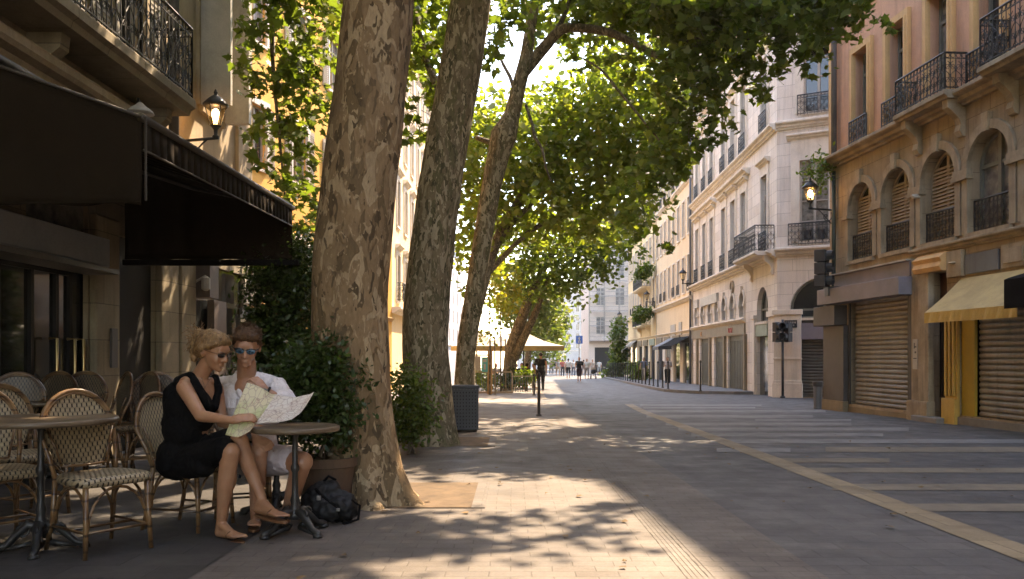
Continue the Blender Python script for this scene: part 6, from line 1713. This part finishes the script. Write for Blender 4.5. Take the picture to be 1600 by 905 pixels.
# ---- the map
m, nt, b, out = nodes('printed_map')
v = coords(nt, kind='UV'); vo = N(nt,'TexVoronoi'); vo.feature = 'DISTANCE_TO_EDGE'; vo.inputs['Scale'].default_value = 15; L(nt, v, vo.inputs[0])
vo2 = N(nt,'TexVoronoi'); vo2.feature = 'DISTANCE_TO_EDGE'; vo2.inputs['Scale'].default_value = 36; L(nt, v, vo2.inputs[0])
sp = N(nt,'SeparateXYZ'); L(nt, v, sp.inputs[0])
base = mixc(nt, ramp(nt, noise(nt, v, 3, 3, .5), [(.45,0),(.55,1)]), (.80,.72,.50), (.62,.64,.34))
white = mixc(nt, ramp(nt, noise(nt, v, 4, 3, .5), [(.4,0),(.6,1)]), (.86,.80,.72), (.78,.68,.58))
c = mixc(nt, ramp(nt, sp.outputs[0], [(.385,0),(.39,1)]), base, white)
c = mixc(nt, ramp(nt, vo.outputs[0], [(.0,.75),(.06,0)]), c, (.36,.24,.2))
mk = ramp(nt, noise(nt, v, 5, 2, .5), [(.5,0),(.55,.6)])
mm_ = N(nt,'Math', operation='MULTIPLY'); L(nt, mk, mm_.inputs[0]); L(nt, ramp(nt, vo2.outputs[0], [(.0,.9),(.10,0)]), mm_.inputs[1])
c = mixc(nt, mm_.outputs[0], c, (.45,.2,.16))
L(nt, c, b.inputs['Base Color']); b.inputs['Roughness'].default_value = .6
t = N(nt,'BsdfTranslucent'); L(nt, c, t.inputs[0]); mx = N(nt,'MixShader'); mx.inputs[0].default_value = .3
L(nt, b.outputs[0], mx.inputs[1]); L(nt, t.outputs[0], mx.inputs[2]); L(nt, mx.outputs[0], out.inputs[0])
colsT = [(0,P(386,598,5.62),P(352,680,5.42)), (.2,P(406,606,5.64),P(372,682,5.42)), (.39,P(425,616,5.66),P(392,674,5.46)), (.42,P(429,615,5.67),P(396,664,5.5)), (.7,P(462,621,5.72),P(432,661,5.54)), (.9,P(483,618,5.74),P(456,654,5.58)), (1,P(491,613,5.75),P(468,646,5.60))]
nu, nv = 40, 20; vs = []; uvs = []
def crow(t, k):
    for (t0,a0,b0_),(t1,a1,b1_) in zip(colsT,colsT[1:]):
        if t <= t1+1e-6:
            s_ = (t-t0)/(t1-t0); return (a0.lerp(a1,s_), b0_.lerp(b1_,s_))[k]
for j in range(nv+1):
    for i in range(nu+1):
        t = i/nu; a_, b_ = crow(t,0), crow(t,1); f = j/nv
        p = a_.lerp(b_, f); p += Vector((0,-.02*math.sin(PI*f),-.012*math.sin(f*PI)+.006*math.sin(t*9+f*3)))
        vs.append(p); uvs.append((t*.9,f*.55))
MP = MB(); MP.add(vs,[(j*(nu+1)+i,j*(nu+1)+i+1,(j+1)*(nu+1)+i+1,(j+1)*(nu+1)+i) for j in range(nv) for i in range(nu)])
mp = MP.build('paper_map', m, smooth=True)
ul = mp.data.uv_layers.new(name='uv')
for lp in mp.data.loops: ul.data[lp.index].uv = uvs[lp.vertex_index]
tag(mp, 'unfolded paper street map held between the couple over the small table', 'map')
s_ = mp.modifiers.new('t','SOLIDIFY'); s_.thickness = .0012

# ---- people further away
COL = {}
def cm(c):
    if c not in COL: COL[c] = mat('clothing', c, rough=.85, bmp=.2, scale=6)
    return COL[c]
def standing(label, px, py_foot, hpx, Y, top, bot, legs='walk', facing=(0,-1), shorts=False, hair=(.04,.025,.015), skirt=False, lift=0, group='people further down the street', arms=0, ph=0):
    g_ = Vector(((px-800)/F*Y, Y, gz(Y)+lift)); hh = hpx*Y/F; s = hh/1.75
    r = thing('person', label, 'person', tuple(g_), math.atan2(facing[1],facing[0])+PI/2, group)
    S = lambda *p: Vector(p)*s
    st = {'walk':.20,'stand':.02}[legs]
    mb = MB()
    mb.ell(S(0,-.01,1.63),(.078*s,.092*s,.115*s)); mb.ell(S(0,-.095,1.615),(.014*s,.02*s,.02*s)); mb.ell(S(0,-.055,1.56),(.045*s,.045*s,.04*s))
    for sx in (-1,1): mb.ell(S(sx*.08,0,1.62),(.012*s,.02*s,.03*s))
    mb.cap(S(0,.01,1.42),S(0,0,1.56),.06*s,.052*s); mb.ell(S(0,0,1.28),(.17*s,.11*s,.2*s)); mb.ell(S(0,0,1.02),(.15*s,.11*s,.16*s))
    for sx in (-1,1):
        w_ = st*sx*(1 if ph==0 else -1)
        mb.cap(S(sx*.1,0,.92),S(sx*.1,-w_*.8,.5),.085*s,.06*s); mb.cap(S(sx*.1,-w_*.8,.5),S(sx*.1,-w_*.7+.06*abs(w_)*5,.09),.055*s,.035*s)
        mb.cap(S(sx*.1,-w_*.7+.05,.05),S(sx*.11,-w_*.7-.14,.035),.035*s,.03*s)
        mb.cap(S(sx*.2,0,1.42),S(sx*.25,.03+w_*.5,1.14),.05*s,.04*s)
        e_ = S(sx*.25,-.06+w_*.9,.9) if not arms else S(sx*.12,-.22,1.2)
        mb.cap(S(sx*.25,.03+w_*.5,1.14),e_,.038*s,.027*s)
        hand(mb, e_, (0,-.25,-1) if not arms else (-.3*sx,-.6,.4), (sx,0,0.1), s, .3, thumb=1)
    fuse(mb, 'body', M['skin'], r, .017, 2)
    mb = MB()
    mb.ell(S(0,0,1.28),(.195*s,.135*s,.21*s)); mb.ell(S(0,0,1.05),(.175*s,.13*s,.16*s)); mb.cap(S(-.17,0,1.42),S(.17,0,1.42),.07*s,.07*s)
    for sx in (-1,1): mb.cap(S(sx*.2,0,1.42),S(sx*.24,.02,1.22),.068*s,.062*s)
    if skirt: mb.ell(S(0,0,.8),(.21*s,.18*s,.28*s))
    fuse(mb, 'dress' if skirt else 'shirt', cm(top), r, .02, 2)
    if not skirt:
        mb = MB(); mb.ell(S(0,0,.95),(.17*s,.13*s,.13*s))
        for sx in (-1,1):
            w_ = st*sx*(1 if ph==0 else -1); mb.cap(S(sx*.1,0,.9),S(sx*.1,-w_*.8,.5),.105*s,.085*s)
            if not shorts: mb.cap(S(sx*.1,-w_*.8,.5),S(sx*.1,-w_*.7+.06*abs(w_)*5,.12),.078*s,.055*s)
        fuse(mb, 'shorts' if shorts else 'trousers', cm(bot), r, .02, 2)
    mb = MB(); mb.ell(S(0,.018,1.665),(.085*s,.09*s,.098*s)); fuse(mb, 'hair', cm(hair), r, .015, 1)
    return r
BLK, NVY, WHT, GRY, BLU, TAN_ = (.012,.012,.013),(.02,.022,.03),(.7,.67,.62),(.3,.29,.28),(.12,.15,.2),(.35,.26,.18)
standing('man in black seen from behind beside the dark bollard, walking away', 845, 0, 61, 37, BLK, BLK, facing=(0,1), ph=1)
standing('person in dark clothes walking in the middle of the street', 905, 0, 39.5, 57, BLK, (.03,.015,.02), facing=(-.2,-1), shorts=True)
standing('man in a blue grey shirt and pale trousers on the right sidewalk by the bollards', 1006, 0, 37, 55, BLU, (.42,.38,.32), facing=(-.3,-1), lift=.12)
standing('man in a pale top and black trousers on the right sidewalk near the crossing', 1043, 0, 43, 45.5, (.48,.43,.4), BLK, legs='stand', facing=(-.3,-1), lift=.12, arms=1)
standing('woman in white top and black shorts in the distant crowd', 888, 0, 31, 75, WHT, BLK, facing=(0,1), shorts=True)
standing('person in a white shirt pushing the pushchair at the kerb', 917, 0, 31, 73, WHT, (.3,.26,.24), facing=(.2,-1), shorts=True)
specs = [(872,92,26,GRY,TAN_,'distant walker in grey, left of the crowd'),(879,88,27,(.45,.12,.09),NVY,'distant walker in a dull red top'),(896,90,26,WHT,BLU,'distant walker in white top and blue trousers between two others'),
 (912,100,24,NVY,GRY,'distant walker in navy, behind the pushchair'),(861,110,23,TAN_,BLK,'distant walker in a tan top near the parasol pole'),(867,120,21,BLK,GRY,'distant walker in black top far down the street'),(884,125,20,BLU,TAN_,'distant walker in faded blue far down the street'),(902,130,19,TAN_,NVY,'distant walker in tan beyond the crossing crowd'),(926,86,27,(.5,.42,.35),GRY,'distant walker in a beige shirt close to the kerb'),
 (936,98,24,WHT,GRY,'distant walker in white beside the conical plant')]
for i,(px,Y,hp,a,b_,lb) in enumerate(specs): standing(lb, px, 0, hp, Y, a, b_, facing=(random.choice([-.3,.2,.5]),random.choice([-1,1])), ph=i%2, shorts=i%3==0)
# pushchair
Y = 72; p_ = P(927,590,Y); r = thing('pushchair', 'dark pushchair with a pale hood at the kerb in the distance', 'pushchair', (p_.x,Y,gz(Y)))
MB().ell((0,0,.62),(.22,.32,.2)).build('seat', cm(BLK), r, smooth=True); MB().ell((0,.12,.86),(.23,.25,.2)).build('hood', cm(TAN_), r, smooth=True)
MB().tube([(-.2,-.3,.2),(-.2,.45,1.05),(.2,.45,1.05),(.2,-.3,.2)],.02,6).tube([(-.2,.3,.2),(-.2,-.1,.7)],.02,6).tube([(.2,.3,.2),(.2,-.1,.7)],.02,6).build('frame', M['steel'], r)
for x_ in (-.22,.22):
    for y_ in (-.3,.32): MB().tube([(x_-.02,y_,.13),(x_+.02,y_,.13)],.13,14).build('wheel', M['iron'], r)

# seated guests under the parasols
def seated(label, px, Y, s, top, face):
    r = thing('person', label, 'person', (P(px,600,Y).x,Y,gz(Y)), face, 'guests seated under the parasols')
    S = lambda *p: Vector(p)*s; mb = MB()
    mb.ell(S(0,0,1.16),(.078*s,.095*s,.115*s)); mb.cap(S(0,.03,.95),S(0,0,1.1),.06*s,.05*s); mb.ell(S(0,.04,.82),(.17*s,.12*s,.2*s)); mb.ell(S(0,.05,.58),(.16*s,.13*s,.15*s))
    for sx in (-1,1):
        mb.cap(S(sx*.1,0,.5),S(sx*.12,-.42,.52),.09*s,.06*s); mb.cap(S(sx*.12,-.42,.52),S(sx*.12,-.4,.08),.055*s,.035*s); mb.cap(S(sx*.12,-.38,.05),S(sx*.12,-.56,.04),.035*s,.03*s)
        mb.cap(S(sx*.2,.04,.96),S(sx*.26,-.08,.74),.05*s,.04*s); mb.cap(S(sx*.26,-.08,.74),S(sx*.12,-.34,.78),.038*s,.027*s); hand(mb, S(sx*.12,-.34,.78),(-.3*sx,-1,0),(0,0,1),s,.3)
    fuse(mb,'body',M['skin'],r,.018,2)
    mb = MB(); mb.ell(S(0,.04,.82),(.195*s,.145*s,.21*s)); mb.ell(S(0,.05,.6),(.18*s,.15*s,.15*s)); mb.cap(S(-.17,.04,.96),S(.17,.04,.96),.07*s,.07*s)
    for sx in (-1,1): mb.cap(S(sx*.2,.04,.96),S(sx*.25,-.04,.8),.065*s,.06*s); mb.cap(S(sx*.1,0,.5),S(sx*.12,-.4,.52),.105*s,.085*s)
    fuse(mb,'clothes',cm(top),r,.02,2)
    mb = MB(); mb.ell(S(0,.025,1.19),(.085*s,.09*s,.098*s)); fuse(mb,'hair',cm((.03,.02,.012)),r,.015,1)
gs = [(796,39.5,BLK,2.6,'seated guest in black nearest the forked trunk'),(806,41,(.08,.03,.03),1.2,'seated guest in dark red, second from the trunk'),(815,40,NVY,-.5,'seated guest in navy at the middle table'),(824,42,BLK,2.2,'seated guest in black right of the middle table'),(834,41.5,(.06,.05,.05),-1.3,'seated guest in charcoal beside the walking man'),(775,44,GRY,.4,'seated guest in grey left of the forked trunk')]
for px,Y,c_,fa,lb in gs: seated(lb, px, Y, 1.0, c_, fa)
def far_table(label, px, Y):
    r = thing('cafe_table', label, 'table', (P(px,600,Y).x,Y,gz(Y)), 0, 'tables under the parasols')
    MB().lathe([(.36,.70),(.38,.72),(.37,.74),(.01,.742)],20).build('tabletop', M['table_top'], r); MB().lathe([(.2,0),(.2,.03),(.03,.06),(.03,.7)],12).build('pedestal', M['iron'], r)
far_table('dark round table between guests under the large parasol', 801, 40.3); far_table('dark round table by the guest in navy', 819, 41)
# ------------------------------------------------------------------ plants, signals, signs, small things
Zc = 76
c = P(966,590,Zc)
shrub('climbing_plant', 'tall conical climbing plant at the far end of the right sidewalk', (c.x,Zc,gz(Zc)+.12),
      [blob(x,y,Zc,rx,ry,.8,n) for x,y,rx,ry,n in [(966,575,12,16,60),(966,550,11,18,60),(966,525,8,16,44),(967,507,5,10,18),(958,585,10,8,30)]], M['leaf_shrub'], .3, cat='plant', spread=.2, twig=.5, shape=DIAM)
for px,py,Z,rx,ry,lb in ((989,578,66,10,11,'leafy potted shrubs outside the shop with the pale awning'),(1000,584,60,6,8,'small potted shrub beside the man in the blue shirt')):
    c = P(px,595,Z)
    shrub('potted_shrub', lb, (c.x,Z,gz(Z)+.12), [blob(px,py,Z,rx,ry,.6,60)], M['leaf_shrub'], .22, spread=.15, twig=.4, shape=DIAM)
for px,py,lb in ((1011,423,'trailing plants on the upper stone balcony of the sand townhouse'),(1010,490,'trailing plants on the lower stone balcony of the sand townhouse')):
    u_ = C2.u(px,.6); X_, Y_ = C2.x0+C2.dy*.6*-1*-1, 0
    Y_ = C2.y0+u_*C2.dy; X_ = (px-800)/F*Y_-.2
    c = Vector((X_,Y_,P(px,py,Y_).z))
    shrub('balcony_plant', lb, tuple(c), [(c.x,c.y,c.z,.45,.9,.35,90),(c.x-.2,c.y+.5,c.z-.25,.3,.5,.35,40)], M['leaf_shrub'], .2, cat='plant', spread=.12, twig=.4, shape=DIAM)
c = P(1284,262,21.4)
shrub('wall_plant', 'wispy plant growing from the ledge above the lit lantern', (8.32,21.6,6.25), [blob(1280,258,21.5,9,14,.25,16),(8.1,21.6,5.9,.15,.2,.4,14),blob(1275,285,21.5,7,16,.2,9)], M['leaf_shrub'], .12, cat='plant', spread=.1, twig=.35, stems=5)
# green plants at the terrace under the trees
for px,py,Z,rx,ry,n,mt,lb in ((800,592,38.5,10,9,40,'leaf_dark','dark hedge box beside the forked trunk'),(822,590,38,10,10,50,'leaf_shrub','bright leafy plant at the end of the terrace railing'),(783,594,37.5,9,8,36,'leaf_dark','dark leafy plant behind the railing, left of the trunk'),(742,590,36.5,12,16,60,'leaf_shrub','yellow green bushes around the wooden kiosk'),(762,596,35.5,8,11,30,'leaf_shrub','low bush at the foot of the kiosk post')):
    c = P(px,600,Z); shrub('terrace_plant', lb, (c.x,Z,gz(Z)), [blob(px,py,Z,rx,ry,.35,n)], M[mt], .13, cat='plant', spread=.1, twig=.3, shape=DIAM)
# traffic lights
def signal(root, c, s, rot, n=3):
    """signal head hanging at c (centre), s height"""
    mb = MB(); w_ = s*.2
    mb.M = Matrix.Translation(c) @ Matrix.Rotation(rot,4,'Z')
    for k in range(n):
        z0 = s/2-(k+1)*s/n
        mb.box(-w_,w_,-w_*.7,w_*.7,z0+.012,z0+s/n-.012)
        mb.tube([(0,-w_*.7,z0+s/n*.55),(0,-w_*1.5,z0+s/n*.55)], s/n*.38, 12, cap=False)
    mb.box(-w_*.4,w_*.4,-w_*.4,w_*.4,-s/2,s/2)
    o = mb.build('signal_head', M['gunmetal'], root, bevel=.01); o.visible_shadow = True
    return o
g_ = G(1223,622); r = thing('traffic_light', 'slim pole with two pairs of signal heads in front of the cut corner', 'traffic light', tuple(g_))
MB().tube([(0,0,0),(0,0,2.8)], .045, 10).lathe([(.09,0),(.09,.05),(.05,.08)],12).build('pole', M['gunmetal'], r, smooth=True)
for x_,ro in ((-.2,.4),(.16,-1.1)): signal(r, (x_,-.03,2.35), .72, ro, 2)
r = thing('traffic_light', 'tall three-lamp black signal on the corner of the orange building', 'traffic light', tuple(P(1298,425,21.2)))
c0 = P(1284,420,21)-P(1298,425,21.2)
signal(r, c0, .95, .9, 3); MB().tube([(0,.2,.3),(c0.x,c0.y,.3)], .025, 6).tube([(0,.2,-.25),(c0.x,c0.y,-.25)], .025, 6).tube([(0,.2,.45),(0,.2,-.55)], .03, 8).build('bracket', M['gunmetal'], r)
MB().box(-.12,.2,-.15,.1,-.62,-.38).build('control_box', M['gunmetal'], r, bevel=.01)
# blue sign on a pole far away
Z = 88; c = P(905,600,Z); r = thing('street_sign', 'blue square sign with a white figure on a pole at the far crossing', 'sign', (c.x,Z,gz(Z)))
h_ = P(905,531,Z).z-gz(Z)
MB().tube([(0,0,0),(0,0,h_+.5)], .05, 8).build('pole', M['steel'], r)
p_ = MB().box(-.36,.36,-.1,-.06,h_-.42,h_+.42).build('panel', mat('blue_sign',(.03,.12,.4),rough=.4), r)
MB().lathe([(.02,.2),(.1,.26),(.02,.32)],10,(0,-.12,h_)).box(-.05,.05,-.115,-.1,h_-.1,h_+.2).box(-.14,.14,-.115,-.1,h_+.1,h_+.16).box(-.13,-.04,-.115,-.1,h_-.34,h_-.1).box(.04,.13,-.115,-.1,h_-.34,h_-.1).build('pictogram', M['canvas_white'], p_)
# shop windows display of leaves / litter on the paving
rs = random.Random(12); mb = MB()
for i in range(130):
    y_ = rs.uniform(4.4,16); x_ = rs.uniform(-2.5,5.5) if i%3 else rs.uniform(-2,1.2); s_ = rs.uniform(.018,.05); a = rs.uniform(0,6.3); z_ = gz(y_)+.012
    pts = [(x_+math.cos(a+t)*s_*rr, y_+math.sin(a+t)*s_*rr, z_+rs.uniform(0,.015)) for t,rr in ((0,1),(1.0,.5),(2.1,.8),(3.1,.5),(4.2,.9),(5.3,.5))]
    mb.add(pts,[(0,1,2,3,4,5)])
m_ = mat('dry_leaf', (.20,.12,.05), (.11,.07,.03), rough=.8)
tag(mb.build('fallen_leaves', m_), 'small dry leaves scattered over the paving', kind='stuff')

# ------------------------------------------------------------------ warm hazy air
m = bpy.data.materials.new('hazy_air'); m.use_nodes = True; nt = m.node_tree; nt.nodes.clear()
o_ = nt.nodes.new('ShaderNodeOutputMaterial'); pv = nt.nodes.new('ShaderNodeVolumePrincipled')
pv.inputs['Color'].default_value = (1,.97,.93,1); pv.inputs['Density'].default_value = .0003; pv.inputs['Anisotropy'].default_value = 0.0
nt.links.new(pv.outputs[0], o_.inputs['Volume'])
tag(MB().box(-75,75,-62,330,-9,40).build('haze', m), 'thin warm haze in the street', kind='stuff')
